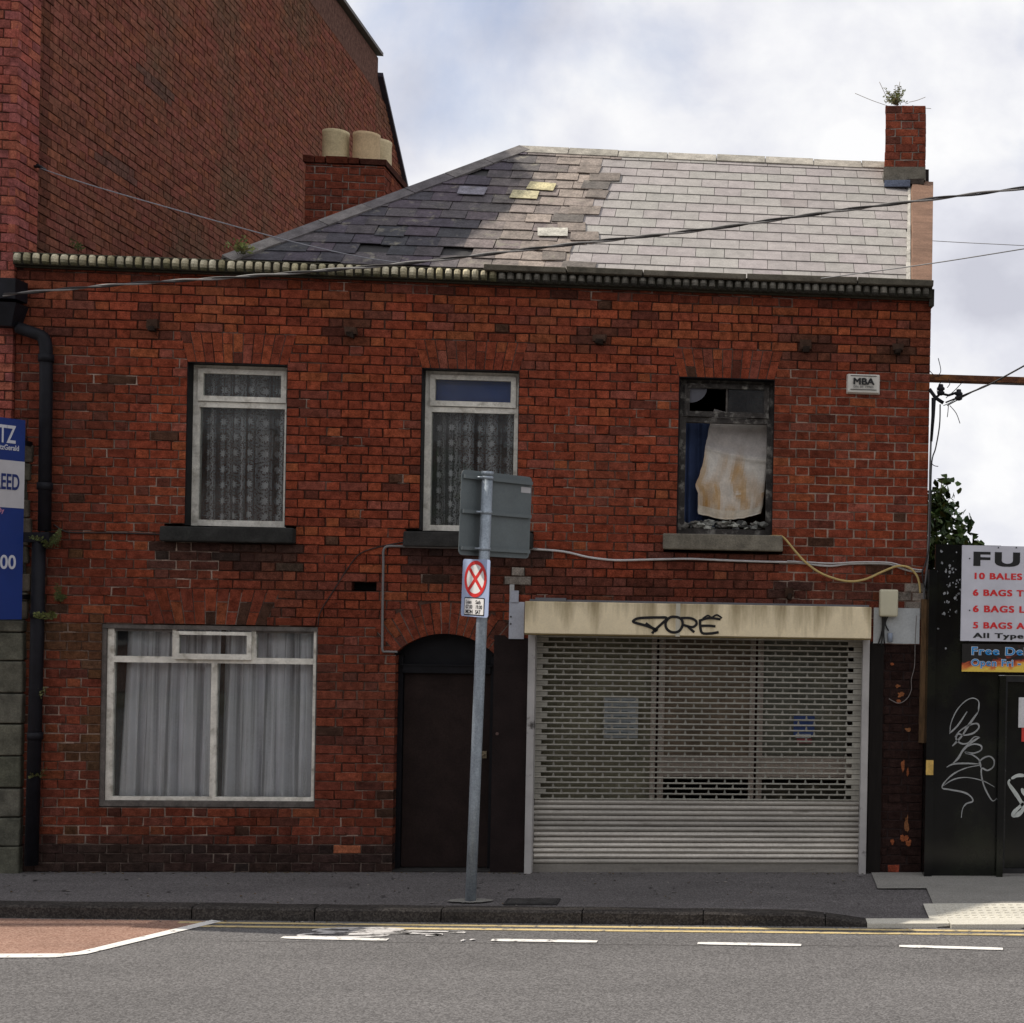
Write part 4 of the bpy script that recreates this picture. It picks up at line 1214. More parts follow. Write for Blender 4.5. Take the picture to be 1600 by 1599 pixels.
while z < 0.57:
    k = R.choice([0.8, 0.92, 1.0, 1.0, 1.25, 1.55]) if z < 0.5 else 1.0
    slat_profile(mb, sx0 + R.uniform(0, .01), sx1 - R.uniform(0, .01), z, P_ - 0.006, mulc(base, k), bulge=0.012 if k < 1.2 else 0.016)
    z += P_; n += 1
while z < hz0 + 0.01:
    c = mulc((0.235, 0.225, 0.19), R.uniform(0.8, 1.05))
    bar_h, slot_h = 0.0085, 0.0305
    # lower lip of the slat (bright rod), then the slot row with bridges, then the upper lip
    for k_ in range(12):                                  # rods slightly bowed, dirtier in places
        xa_, xb_ = sx0 + (sx1 - sx0) * k_ / 12, sx0 + (sx1 - sx0) * (k_ + 1) / 12
        za_, zb_ = z + 0.0016 * nz(xa_ * 1.3, n * .9), z + 0.0016 * nz(xb_ * 1.3, n * .9)
        mb.hexa([(xa_, 0.002, za_), (xb_, 0.002, zb_), (xb_, 0.02, zb_), (xa_, 0.02, za_), (xa_, 0.002, za_ + bar_h), (xb_, 0.002, zb_ + bar_h), (xb_, 0.02, zb_ + bar_h), (xa_, 0.02, za_ + bar_h)], mulc(c, 1.75 * (1 + .22 * nz(xa_ * .9, z * 1.4, 3))))
    zs0, zs1 = z + bar_h, z + bar_h + slot_h
    endl = 0.10 if n % 2 else 0.055
    endr = 0.125 if n % 2 else 0.075
    mb.box(sx0, sx0 + endl, 0.006, 0.014, zs0, zs1, mulc(c, 1.35)); mb.box(sx1 - endr, sx1, 0.006, 0.014, zs0, zs1, mulc(c, 1.5))
    x = sx0 + 0.16 + (0.0685 if n % 2 else 0.0)
    while x < sx1 - endr - 0.03:
        # bridge flares towards its foot
        w = 0.006
        mb.hexa([(x - w * 1.9, 0.006, zs0), (x + w * 1.9, 0.006, zs0), (x + w * 1.9, 0.014, zs0), (x - w * 1.9, 0.014, zs0), (x - w * .6, 0.006, zs1), (x + w * .6, 0.006, zs1), (x + w * .6, 0.014, zs1), (x - w * .6, 0.014, zs1)], c)
        x += 0.137
    mb.box(sx0, sx1, 0.008, 0.016, zs1, zs1 + 0.005, mulc(c, 0.6))
    z += P_; n += 1
mb.v = [(x, y + 0.035, z) for x, y, z in mb.v]
sc_ = mb.build('roller_shutter', M['alu'], house)
mb = MB(); mb.box(sx0, sx1, -0.004, 0.03, -0.015, 0.062, mulc(base, 0.62), jit=0.002)
mb.v = [(x, y + 0.03, z) for x, y, z in mb.v]
child(mb.build('bottom_rail', M['alu'], house), sc_)
# shop window behind the shutter
mb = MB(); fy = 0.115
tan_ = (0.36, 0.30, 0.25)
for (x0, x1, z0, z1) in [(-1.8, -1.74, 0, 2.06), (-0.80, -0.755, 0.55, 2.06), (-0.735, -0.685, 0.55, 2.06), (0.04, 0.085, 0.55, 2.06), (0.105, 0.155, 0.55, 2.06), (0.93, 1.05, 0, 2.06), (-1.74, 0.93, 0.50, 0.58), (-0.685, 0.04, 0.80, 0.98), (0.155, 0.93, 0.80, 0.98)]:
    mb.box(x0, x1, fy, fy + 0.05, z0, z1, mulc(tan_, R.uniform(.8, 1.1)), jit=0.001)
sw = mb.build('shop_window', M['tint'], house)
mb = MB(); mb.box(-1.74, -0.80, fy + 0.03, fy + 0.04, 0.58, 2.05, (0.17, 0.16, 0.105)); mb.box(-0.685, 0.04, fy + 0.03, fy + 0.04, 0.98, 2.05, (0.185, 0.14, 0.098)); mb.box(0.155, 0.88, fy + 0.03, fy + 0.04, 0.98, 2.05, (0.13, 0.13, 0.10))
mb.box(0.155, 0.93, fy + 0.03, fy + 0.04, 0.58, 0.72, (0.03, 0.026, 0.016))
child(mb.build('backing_board', mat('faded_plywood', rough=0.8, var=0.35, vscale=4, fine=0.15, stain=(0.16, 0.14, 0.09), stain_scale=3, stain_lo=0.5, stain_hi=0.7), house), sw)
mb = MB(); mb.box(-1.8, 1.05, fy + 0.05, 0.22, -0.01, 0.5, (0.02, 0.018, 0.015)); child(mb.build('stall_riser', M['tint'], house), sw)

# ------------------------------------------------------------------ rusty stubs of the old fascia on the wall
for x, z in STUBS:
    mb = MB(); w = R.uniform(0.035, 0.055)
    mb.box(x - w, x + w, -0.05, 0.02, z - 0.035, z + 0.03, mulc((0.06, 0.035, 0.025), R.uniform(.6, 1.2)), jit=0.012)
    mb.box(x - w * .6, x + w * .5, -0.065, 0.02, z - 0.06, z - 0.02, (0.028, 0.02, 0.016), jit=0.01)
    mb.build('wall_stub', M['mortar'], house)
# ------------------------------------------------------------------ rainwater pipe on the left
mb = MB()
A = lambda x, y, Y=-0.07: at(x, y, Y)
pipe = [A(28, 512), A(45, 518), A(62, 524), A(69, 531), A(72, 545), A(72, 600), A(69.5, 830)]
mb.tube(smooth_path(pipe[:5], 4) + pipe[5:], 0.049, n=14)
mb.tube([A(61, 838), A(58, 1000), A(49, 1352)], 0.05, n=14)
dp = mb.build('downpipe', M['iron_pipe'], house)
mb = MB()
for x, y in ((72, 560), (70, 760), (59, 960), (55, 1150)): 
    c = A(x, y); mb.tube([c - Vector((0, 0, .03)), c + Vector((0, 0, .03))], 0.058, n=14)
c = A(64, 838); mb.box(c.x - 0.12, c.x + 0.08, -0.12, -0.005, c.z - 0.05, c.z + 0.03, jit=0.006)
[child(o_, dp) for o_ in mb.build_split('pipe_bracket', M['iron_pipe'], house)]
mb = MB()
c0, c1 = at(0, 438, -0.1), at(33, 500, -0.1)
mb.box(c1.x - 0.26, c1.x, -0.2, -0.005, at(10, 470, -.1).z, c0.z); mb.hexa([(c1.x - 0.2, -0.15, c1.z - .06), (c1.x - .05, -0.15, c1.z - .06), (c1.x - .05, -.005, c1.z - .06), (c1.x - 0.2, -.005, c1.z - .06), (c1.x - 0.28, -0.21, c1.z + .12), (c1.x + 0.012, -0.21, c1.z + .12), (c1.x + 0.012, -.005, c1.z + .12), (c1.x - 0.28, -.005, c1.z + .12)])
child(mb.build('hopper', M['iron_pipe'], house), dp)
# old timber edge strip at the right corner
mb = MB(); t0, t1 = at(1446, 1000, -0.03), at(1446, 1150, -0.03)
mb.box(1.49, 1.545, -0.045, 0.02, 1.12, 2.35, jit=0.004)
mb.build('corner_strip', mat('stained_timber', (0.13, 0.075, 0.035), rough=0.85, var=0.4, vscale=12, stretch=(5, 5, .8)), house)

# ================================================================== CURTAINS
def curtain_mat(name, col, lace=False, alpha_lo=0.55, pat=(17.0, 11.0), gath=(0.3, 1.25)):
    m = bpy.data.materials.new(name); m.use_nodes = True
    nt = m.node_tree; nd = nt.nodes; L = nt.links; b = nd['Principled BSDF']
    b.inputs['Base Color'].default_value = (*col, 1); b.inputs['Roughness'].default_value = 0.9; b.inputs['Specular IOR Level'].default_value = 0.1
    uv = nd.new('ShaderNodeUVMap')
    n = nd.new('ShaderNodeTexNoise'); n.inputs['Scale'].default_value = 70; n.inputs['Detail'].default_value = 2
    L.new(uv.outputs['UV'], n.inputs['Vector'])
    if lace:
        # rows of round flowers joined by a fine mesh
        sp = nd.new('ShaderNodeSeparateXYZ'); L.new(uv.outputs['UV'], sp.inputs['Vector'])
        def M1(op, a, v=None, b2=None):
            k = nd.new('ShaderNodeMath'); k.operation = op; L.new(a, k.inputs[0])
            if b2 is not None: L.new(b2, k.inputs[1])
            elif v is not None: k.inputs[1].default_value = v
            return k.outputs[0]
        fx = M1('SUBTRACT', M1('FRACT', M1('MULTIPLY', sp.outputs['X'], pat[0])), 0.5)
        fy = M1('SUBTRACT', M1('FRACT', M1('MULTIPLY', sp.outputs['Y'], pat[1])), 0.5)
        ang = nd.new('ShaderNodeMath'); ang.operation = 'ARCTAN2'; L.new(fy, ang.inputs[0]); L.new(fx, ang.inputs[1])
        petal = M1('MULTIPLY', M1('COSINE', M1('MULTIPLY', ang.outputs[0], 8.0)), 0.05)
        d = M1('SQRT', M1('ADD', M1('MULTIPLY', fx, None, fx), None, M1('MULTIPLY', fy, None, fy)))
        d2 = M1('SUBTRACT', d, None, petal)
        flower = M1('LESS_THAN', d2, 0.20)
        rg = M1('LESS_THAN', M1('ABSOLUTE', M1('SUBTRACT', d, 0.42)), 0.055)
        ms = M1('MULTIPLY', M1('GREATER_THAN', n.outputs['Fac'], 0.5), 0.42)
        al = M1('MAXIMUM', M1('MAXIMUM', flower, None, M1('MULTIPLY', rg, 0.35)), None, ms)
        al = M1('MULTIPLY', al, 0.95)
    else:
        mr = nd.new('ShaderNodeMapRange'); mr.inputs['From Min'].default_value = 0.35; mr.inputs['From Max'].default_value = 0.65
        mr.inputs['To Min'].default_value = alpha_lo; mr.inputs['To Max'].default_value = min(1, alpha_lo + 0.3)
        L.new(n.outputs['Fac'], mr.inputs['Value']); al = mr.outputs['Result']
    # the gathers: doubled cloth in the folds, thin between them
    sp2 = nd.new('ShaderNodeMapping'); sp2.inputs['Scale'].default_value = (11.0, 0.25, 1.0); L.new(uv.outputs['UV'], sp2.inputs['Vector'])
    n3 = nd.new('ShaderNodeTexNoise'); n3.inputs['Scale'].default_value = 1.0; n3.inputs['Detail'].default_value = 3; n3.inputs['Roughness'].default_value = 0.6
    L.new(sp2.outputs['Vector'], n3.inputs['Vector'])
    m3 = nd.new('ShaderNodeMapRange'); m3.inputs['From Min'].default_value = 0.38; m3.inputs['From Max'].default_value = 0.62
    m3.inputs['To Min'].default_value = gath[0]; m3.inputs['To Max'].default_value = gath[1]; L.new(n3.outputs['Fac'], m3.inputs['Value'])
    ml = nd.new('ShaderNodeMath'); ml.operation = 'MULTIPLY'; ml.use_clamp = True; L.new(al, ml.inputs[0]); L.new(m3.outputs['Result'], ml.inputs[1])
    if lace:
        ad = nd.new('ShaderNodeMath'); ad.operation = 'MULTIPLY_ADD'; ad.use_clamp = True; ad.inputs[1].default_value = 0.28; L.new(m3.outputs['Result'], ad.inputs[0]); L.new(ml.outputs[0], ad.inputs[2])
        sb_ = nd.new('ShaderNodeMath'); sb_.operation = 'SUBTRACT'; sb_.use_clamp = True; L.new(ad.outputs[0], sb_.inputs[0]); sb_.inputs[1].default_value = 0.1; ml = sb_
    L.new(ml.outputs[0], b.inputs['Alpha'])
    return m
GROUPS = {'lace_curtain': 'lace curtains in the upper windows', 'net_curtain': 'net curtains in the street-level window', 'overhead_cable': 'cables strung overhead', 'wall_cable': 'cables fixed to the house wall', 'fern': 'ferns beside the drainpipe', 'weed': 'weeds growing on the brickwork'}
def curtain(name, label, x0, x1, z0, z1, y, m, folds, amp, group=None, gather=0.0, cat='curtain'):
    nx, nzr = 150, 26
    vs, fs, uv = [], [], []
    rng = random.Random(hash(label) % 1000 if False else len(label) * 7 + int(x0 * 10))
    ph = [rng.uniform(0, 6.28) for _ in range(5)]; fr = [folds, folds * 1.7, folds * 0.45, folds * 2.9, folds * .8]
    for j in range(nzr + 1):
        v = j / nzr
        for i in range(nx + 1):
            u = i / nx
            k = 0.65 + 0.35 * (1 - v)
            dy = amp * k * (0.6 * math.sin(fr[0] * u * 6.28 + ph[0] + 0.4 * v) + 0.35 * math.sin(fr[1] * u * 6.28 + ph[1] - .5 * v) + 0.5 * math.sin(fr[2] * u * 6.28 + ph[2]) + .16 * math.sin(fr[3] * u * 6.28 + ph[3] + v))
            uu = u + gather * 0.03 * math.sin(fr[0] * u * 6.28 + ph[2]) * (1 - v)
            x = x0 + (x1 - x0) * uu + gather * 0.05 * (1 - u) * (v - 0.5)
            zb = z0 + 0.012 * math.sin(fr[0] * u * 6.28 + ph[4])
            vs.append((x, y + dy, zb + (z1 - zb) * v)); uv.append((u * 1.6 * (x1 - x0), v * (z1 - z0)))
    for j in range(nzr):
        for i in range(nx):
            a = j * (nx + 1) + i; fs.append((a, a + 1, a + nx + 2, a + nx + 1))
    me = bpy.data.meshes.new(name); me.from_pydata(vs, [], fs); me.update()
    ul = me.uv_layers.new(name='UVMap')
    for lp in me.loops: ul.data[lp.index].uv = uv[lp.vertex_index]
    me.polygons.foreach_set('use_smooth', [True] * len(fs)); me.materials.append(m)
    o = bpy.data.objects.new(name, me); COL.objects.link(o)
    return tag(o, label, cat, group or GROUPS.get(name))
lace = curtain_mat('grey_lace', (0.80, 0.79, 0.80), True, pat=(5.6, 7.6))
net = curtain_mat('white_net', (0.92, 0.91, 0.95), False, 0.85, gath=(0.46, 1.6))
netu = curtain_mat('dim_net', (0.62, 0.60, 0.66), False, 0.35)
curtain('lace_curtain', 'grey flowered lace curtain behind the upper window nearest the drainpipe', -4.57, -3.79, 2.88, 4.16, 0.235, lace, 5, 0.05)
curtain('lace_curtain', 'grey flowered lace curtain in the upper window behind the grey sign back', -2.69, -1.91, 2.88, 3.88, 0.235, lace, 4.3, 0.05)
curtain('net_curtain', 'white net curtain in the left half of the wide street-level window', -5.14, -4.36, 0.57, 1.99, 0.175, net, 5, 0.058, gather=0.8)
curtain('net_curtain', 'white net curtain in the right half of the wide street-level window', -4.35, -3.52, 0.57, 1.99, 0.175, net, 5.6, 0.06, gather=0.5)
# blue blind in the top light of the middle window
mb = MB(); mb.box(-2.69, -1.95, 0.19, 0.195, 3.87, 4.17)
tag(mb.build('roller_blind', plain('blue_blind', (0.035, 0.085, 0.30), 0.8)), 'blue roller blind filling the top light of the middle upper window', 'blind')
# broken window: blue drape and a stained mattress leaning
curtain('drape', 'dark blue drape hanging at the left of the broken window', -0.57, -0.26, 2.93, 3.86, 0.42, mat('blue_cloth', (0.05, 0.075, 0.16), rough=0.95, var=0.2), 2, 0.03)
Y0 = 0.22
LE = [(638, 1116), (650, 1112), (690, 1104), (722, 1098), (740, 1094), (757, 1086), (770, 1090), (802, 1090), (808, 1094)]
RE = [(660, 1203), (700, 1202), (740, 1197), (790, 1192), (802, 1189), (808, 1184)]
def edge(E_, y):
    if y <= E_[0][0]: return E_[0][1]
    for (a_, xa_), (b_, xb_) in zip(E_, E_[1:]):
        if a_ <= y <= b_: return xa_ + (xb_ - xa_) * (y - a_) / (b_ - a_)
    return E_[-1][1]
mb = MB(); NR, NC = 46, 26; grid = []
for r_ in range(NR + 1):
    row = []
    for k in range(NC + 1):
        u = k / NC
        ytop = 639 + 24 * u; ybot = 803 + 9 * math.sin(u * 3.14) + 1.5 * nz(u * 9, 2)
        y = ytop + (ybot - ytop) * r_ / NR
        x = edge(LE, y) * (1 - u) + edge(RE, y) * u + (1.3 * nz(y * .12, 4) if k == 0 else 0)
        v = r_ / NR
        dy = 0.05 * (1 - v) + 0.014 * nz(u * 2.2, v * 2.6, 1) + 0.006 * nz(u * 6, v * 7, 3)
        dy += 0.012 * abs(nz(u * 1.6 + v * 1.2, v * 3.0, 8)) - 0.02 * math.exp(-((v - 0.36 - 0.05 * u) / 0.02) ** 2) + 0.012 * math.exp(-((v - 0.29 - 0.05 * u) / 0.035) ** 2)
        row.append(at(x, y, Y0 + 0.06 + dy))
    grid.append(row)
n0 = len(mb.v)
for side in (0, 1):
    for row in grid: mb.v += [tuple(q_ + Vector((0, 0.035 * side, 0))) for q_ in row]
W_ = NC + 1; off = W_ * (NR + 1)
for r_ in range(NR):
    for k in range(NC):
        a_ = r_ * W_ + k
        u, v = k / NC, r_ / NR
        ochre = sstep(0.30, 0.62, v + 0.45 * nz(u * 4.5, v * 2.2, 5) - 0.35 * abs(u - .35)) * (1 - 0.75 * sstep(0.15, .5, nz(u * 5, v * 3, 9) + .3 * (u > .55) * (v < .75)))
        ochre *= 0.75 + 0.5 * nz(u * 13, v * 7, 21)
        col_ = mixc((0.66, 0.62, 0.55), mixc((0.52, 0.30, 0.095), (0.36, 0.2, 0.07), .5 + .8 * nz(u * 7, v * 3, 31)), 0.9 * max(0, ochre))
        if v < .40: col_ = mixc(col_, (0.36, 0.33, 0.33), 0.55 * sstep(.40, .33, v) + .15 * nz(u * 3, v * 5))
        if v > .9: col_ = mixc(col_, (0.60, 0.56, 0.46), .6)
        mb.f.append((a_ + W_, a_ + W_ + 1, a_ + 1, a_)); mb.c.append(col_); mb.sm.append(True)
        mb.f.append((off + a_, off + a_ + 1, off + a_ + W_ + 1, off + a_ + W_)); mb.c.append(col_); mb.sm.append(True)
for k in range(NC):
    for r_ in (0, NR):
        a_ = r_ * W_ + k; mb.f.append((a_, a_ + 1, off + a_ + 1, off + a_)); mb.c.append((0.55, 0.45, 0.28)); mb.sm.append(False)
for r_ in range(NR):
    for k in (0, NC):
        a_ = r_ * W_ + k; mb.f.append((a_, a_ + W_, off + a_ + W_, off + a_)); mb.c.append((0.55, 0.45, 0.28)); mb.sm.append(False)
sheet = mb.build('foam_sheet', mat('stained_sheet', rough=0.95, var=0.14, vscale=14, fine=0.1, fscale=60, bump=0.25, bscale=30, spec=0.05))
tag(sheet, 'stained yellowish foam sheet leaning inside the broken upper window', 'foam sheet')
# rubble on the broken window's inner ledge
def lump(mbx, c, r, col):
    n0 = len(mbx.v); bm = bmesh.new(); bmesh.ops.create_icosphere(bm, subdivisions=1, radius=1.0)
    for v in bm.verts:
        k = R.uniform(0.45, 1.2); mbx.v.append((c[0] + v.co.x * r[0] * k, c[1] + v.co.y * r[1] * k, c[2] + v.co.z * r[2] * k))
    for f_ in bm.faces:
        mbx.f.append(tuple(n0 + v.index for v in f_.verts)); mbx.c.append(mulc(col, R.uniform(.7, 1.2))); mbx.sm.append(False)
    bm.free()
mb = MB()
for i in range(90):
    x = R.uniform(-0.56, 0.16)
    lump(mb, (x, R.uniform(0.13, 0.22), 2.93 + R.uniform(0, 0.05)), (R.uniform(.012, .07), .035, R.uniform(.008, .035)), R.choice([(0.20, 0.20, 0.18), (0.12, 0.12, 0.115), (0.30, 0.30, 0.26), (0.07, 0.07, 0.065), (0.17, 0.16, 0.14)]))
tag(mb.build('rubble', M['stone']), 'grey plaster rubble heaped on the ledge of the broken window', 'rubble', kind='stuff')
# papers in the shop window
mb = MB(); a, b = at(945, 1088, 0.14), at(997, 1153, 0.14); mb.box(a.x, b.x, 0.098, 0.101, b.z, a.z, (0.34, 0.37, 0.38))
nt_ = tag(mb.build('notice', M['tint']), 'pale paper notice taped inside the shop window behind the shutter', 'notice')
mb = MB()
for k in range(7):
    z = a.z - 0.04 - 0.045 * k
    mb.box(a.x + 0.03, b.x - 0.03 - R.uniform(0, .06), 0.095, 0.0975, z - 0.012, z + 0.008, (0.10, 0.13, 0.14))
child(mb.build('print', M['tint']), nt_)
mb = MB(); a, b = at(1240, 1118, 0.14), at(1272, 1150, 0.14); mb.box(a.x, b.x, 0.097, 0.10, b.z, a.z, (0.04, 0.075, 0.22)); mb.box(a.x + 0.03, b.x - 0.02, 0.096, 0.1005, b.z - 0.06, b.z - 0.02, (0.28, 0.06, 0.07)); mb.box(a.x + .02, b.x - .03, .0955, .1005, b.z - .015, b.z + .02, (0.4, 0.42, 0.45))
tag(mb.build('sticker', M['tint']), 'blue and red sticker in the right pane behind the shutter', 'sticker')

# ================================================================== ALARM, BOXES
al = thing('alarm_box', 'white alarm box lettered MBA high on the brick wall', 'alarm box', (0.955, 0, 4.175))
mb = MB()
x0, x1, z0, z1 = 0.812, 1.10, 4.10, 4.258
mb.hexa([(x0 + .012, -0.05, z0 - .0), (x1 - .012, -0.05, z0), (x1, -0.006, z0 - .012), (x0, -0.006, z0 - .012), (x0 + .012, -0.065, z1 - .006), (x1 - .012, -0.065, z1 - .006), (x1, -0.006, z1), (x0, -0.006, z1)], (0.62, 0.61, 0.55))
o = mb.build('case', mat('aged_white_plastic', (0.62, 0.60, 0.54), rough=0.45, var=0.08, vscale=6, stain=(0.2, 0.18, 0.13), stain_scale=7, stain_lo=.62, stain_hi=.75), al); bevel(o, 0.006)
M['ink'] = plain('black_ink', (0.013, 0.013, 0.013), 0.6)
text_mesh('lettering', 'MBA', 0.078, (0.955, -0.066, 4.165), (1, 0, 0), (0, 0, 1), M['ink'], al, bold=0.0, sx=1.15, align='CENTER', heavy=0.0028)
text_mesh('lettering', '086 84 19986', 0.026, (0.955, -0.062, 4.138), (1, 0, 0), (0, 0, 1), plain('grey_ink', (0.12, 0.12, 0.11)), al, sx=1.2, align='CENTER')
mb = MB(); mb.box(0.845, 1.067, -0.0675, -0.058, 4.236, 4.2405); mb.box(0.845, 1.067, -0.0585, -0.05, 4.121, 4.1255); [child(o_, al) for o_ in mb.build_split('stripe', M['ink'])]

bx = thing('junction_box', 'cream plastic cable box above the white board right of the hood', 'cable box', (1.21, 0, 2.31))
mb = MB(); a, b = at(1375, 921, -0.09), at(1403, 964, -0.09)
mb.box(a.x, b.x, -0.1, -0.004, b.z, a.z, (0.50, 0.47, 0.34)); o = mb.build('case', mat('cream_plastic', (0.50, 0.47, 0.34), rough=0.45, var=0.06), bx); bevel(o, 0.016, 3)
mb = MB()
for k, (dx, ln) in enumerate(((-0.05, .24), (-.035, .25), (-0.02, .23), (0.0, .12))):
    x = (a.x + b.x) / 2 + dx
    mb.tube(smooth_path([(x, -0.05, b.z + .01), (x - .008 * k, -0.045, b.z - ln * .5), (x - .03 + .012 * k, -0.03, b.z - ln)], 5), 0.006, (0.02, 0.02, 0.02), n=6)
[child(o_, bx) for o_ in mb.build_split('lead', M['cable'])]
mb = MB(); c = at(1391, 985, -0.05); mb.tube([(c.x, -0.045, b.z - .14), (c.x, -0.04, 1.98)], 0.022, (0.25, 0.29, 0.36), n=10); child(mb.build('conduit', M['cable']), bx)

# ================================================================== CABLES
def cable(name, label, pts, r, col, group=None, smooth=6, parent=None, cat='cable', twist=None):
    mb = MB(); path = smooth_path(pts, smooth)
    if twist:
        for ph, c in ((0, col), (math.pi, twist[1])):
            q = []
            fine = smooth_path(path, 4)
            L_ = 0
            for i, p_ in enumerate(fine):
                if i: L_ += (Vector(fine[i]) - Vector(fine[i - 1])).length
                an = L_ / twist[0] * 6.283 + ph
                q.append(Vector(p_) + Vector((0, math.cos(an), math.sin(an))) * r * 0.95)
            mb.tube(q, r, c, n=6)
    else:
        mb.tube(path, r, col, n=7)
    return tag(mb.build(name, M['cable']), label, cat, group or GROUPS.get(name))
def wall_pts(l, Y=-0.02): return [at(x, y, Y) for x, y in l]
def aerial(l, y0, y1):
    n = len(l) - 1; return [at(x, y, y0 + (y1 - y0) * i / n) for i, (x, y) in enumerate(l)]
cable('overhead_cable', 'thick twisted service cable crossing the whole facade and slate roof', aerial([(8, 462), (25, 459), (200, 444), (400, 431), (640, 411), (900, 381), (1100, 359), (1300, 331), (1450, 312), (1600, 294), (1800, 268), (2100, 226), (2700, 135)], -0.12, -2.9), 0.0075, (0.03, 0.027, 0.026), twist=(0.62, (0.20, 0.19, 0.18)), smooth=6)
cable('overhead_cable', 'thin pale wire running from the gable wall down across the hip', aerial([(62, 263), (150, 292), (300, 335), (450, 376), (560, 401), (642, 413)], 0.25, -0.03), 0.0045, (0.27, 0.27, 0.29))
cable('overhead_cable', 'thin pale wire rising right from the eaves past the brown verge', aerial([(1270, 437), (1360, 425), (1455, 412), (1600, 389), (1900, 340), (2600, 215)], -0.06, -2.2), 0.0045, (0.22, 0.22, 0.22))
cable('overhead_cable', 'very thin nearly level wire behind the right gable against the sky', aerial([(1400, 373), (1500, 379), (1600, 384), (1900, 400), (2700, 440)], 3.5, 2.6), 0.004, (0.3, 0.3, 0.3))
cable('wall_cable', 'thin grey conduit running up beside the door arch and along the sill', wall_pts([(621, 1019), (605, 1018.5), (598, 1017), (597.5, 1000), (598, 940), (599, 880), (599, 862), (603, 855), (615, 853.5), (660, 855), (720, 856), (790, 858), (840, 858)]), 0.010, (0.16, 0.15, 0.145), smooth=3)
cable('wall_cable', 'twin white cable sagging along the wall above the cream hood', wall_pts([(830, 858), (880, 862), (920, 871), (960, 875.5), (1000, 875), (1040, 874), (1080, 873.5), (1140, 876), (1200, 878), (1245, 879), (1275, 883), (1300, 884.5), (1330, 881), (1385, 881), (1405, 887), (1425, 893), (1440, 893)]), 0.0095, (0.45, 0.44, 0.43), smooth=4)
cable('wall_cable', 'second white cable lying just above the sagging twin cable', wall_pts([(1230, 877), (1260, 878.5), (1300, 880.5), (1340, 878.5), (1386, 879), (1408, 884), (1430, 890), (1443, 891)], -0.03), 0.007, (0.42, 0.41, 0.40), smooth=4)
cable('wall_cable', 'yellow cable looping from the broken window sill to the box', wall_pts([(1178, 840), (1215, 838), (1226, 842), (1243, 862), (1260, 880), (1285, 897), (1320, 908), (1350, 906), (1380, 893), (1402, 885), (1420, 887), (1432, 899), (1436.5, 912), (1438, 927)], -0.05), 0.010, (0.42, 0.31, 0.12), smooth=6)
cable('wall_cable', 'black cable along the wall between drainpipe and window sill', wall_pts([(84, 820), (98, 829), (115, 832.5), (180, 833), (262, 835.5)], -0.012), 0.006, (0.02, 0.018, 0.017), smooth=4)
cable('wall_cable', 'thin black cable slanting down the bricks towards the wide window', wall_pts([(640, 846), (600, 853), (565, 864), (548, 882), (520, 925), (500, 958), (497, 978)], -0.010), 0.0045, (0.02, 0.018, 0.017), smooth=5)
cable('wall_cable', 'thin grey lead dangling over the dark painted pier', wall_pts([(1432, 962), (1430, 1000), (1429, 1040), (1424, 1062), (1424, 1078), (1417, 1092), (1404, 1099), (1389, 1092)], -0.02), 0.0035, (0.20, 0.18, 0.17), smooth=5)
cable('wall_cable', 'bundle of loose cables running down the right corner of the house', aerial([(1459, 622), (1455, 680), (1453, 740), (1452, 800), (1450, 860), (1447, 900), (1443, 935), (1444, 975), (1442, 1000)], -0.03, -0.03), 0.009, (0.16, 0.16, 0.16), smooth=5)
cable('wall_cable', 'thin black wire hanging slack beside the right corner of the house', aerial([(1469, 632), (1468, 665), (1462, 700), (1456, 722), (1454, 780), (1452, 850), (1446, 880), (1441, 895), (1444, 915), (1450, 925)], -0.05, -0.04), 0.006, (0.03, 0.03, 0.03), smooth=5)
# insulator bracket on the corner with its wires
ib = thing('insulator_bracket', 'black bracket with insulators and loose wires at the right house corner', 'bracket', tuple(at(1462, 620, 0.0)))
mb = MB()
q = lambda x, y, Y=-0.06: at(x, y, Y)
mb.tube([q(1452, 608), q(1462, 622), q(1474, 630)], 0.016, n=8); mb.tube([q(1462, 622), q(1470, 615), q(1482, 618), q(1494, 614)], 0.011, n=8)
mb.tube([q(1459, 622), q(1458, 650), q(1455, 690)], [0.02, 0.016, 0.012], n=8)
child(mb.build('arm', M['iron_pipe']), ib)
for x, y in ((1470, 610), (1498, 618)):
    mb = MB(); c = q(x, y); prof = [(0.0, .055), (.02, .05), (.022, .03), (.034, .02), (.034, .005), (.02, -.005), (.034, -.015), (.03, -.035), (.012, -.045), (0, -.045)]
    mb.lathe([(r_, c.z + z_) for r_, z_ in prof], c.x, c.y, n=14); child(mb.build('insulator', M['iron_pipe']), ib)
mb = MB()
for pts in ([(1466, 560), (1470, 580), (1464, 588)], [(1453, 580), (1462, 588), (1475, 586)], [(1464, 612), (1468, 600), (1475, 596)], [(1480, 606), (1484, 600), (1482, 592)], [(1482, 632), (1481, 645), (1480, 652)], [(1484, 634), (1494, 646), (1500, 662)], [(1478, 622), (1492, 610), (1505, 596)], [(1474, 634), (1484, 630), (1496, 622)], [(1455, 724), (1460, 728), (1466, 729)]):
    mb.tube(smooth_path([q(*p_) for p_ in pts], 4), 0.0035, n=5)
[child(o_, ib) for o_ in mb.build_split('loose_wire', M['iron_pipe'])]
cable('overhead_cable', 'black twin wire from the insulators rising past the rusty beam', aerial([(1478, 629), (1520, 612), (1550, 599), (1600, 572), (1680, 528), (1900, 402), (2200, 215)], -0.06, -1.8), 0.007, (0.025, 0.024, 0.024), smooth=5)
cable('overhead_cable', 'thin black wire from the insulators looping under the rusty beam', aerial([(1480, 634), (1515, 615), (1545, 601), (1575, 600), (1600, 601), (1700, 600)], -0.06, 0.1), 0.005, (0.025, 0.024, 0.024), smooth=5)
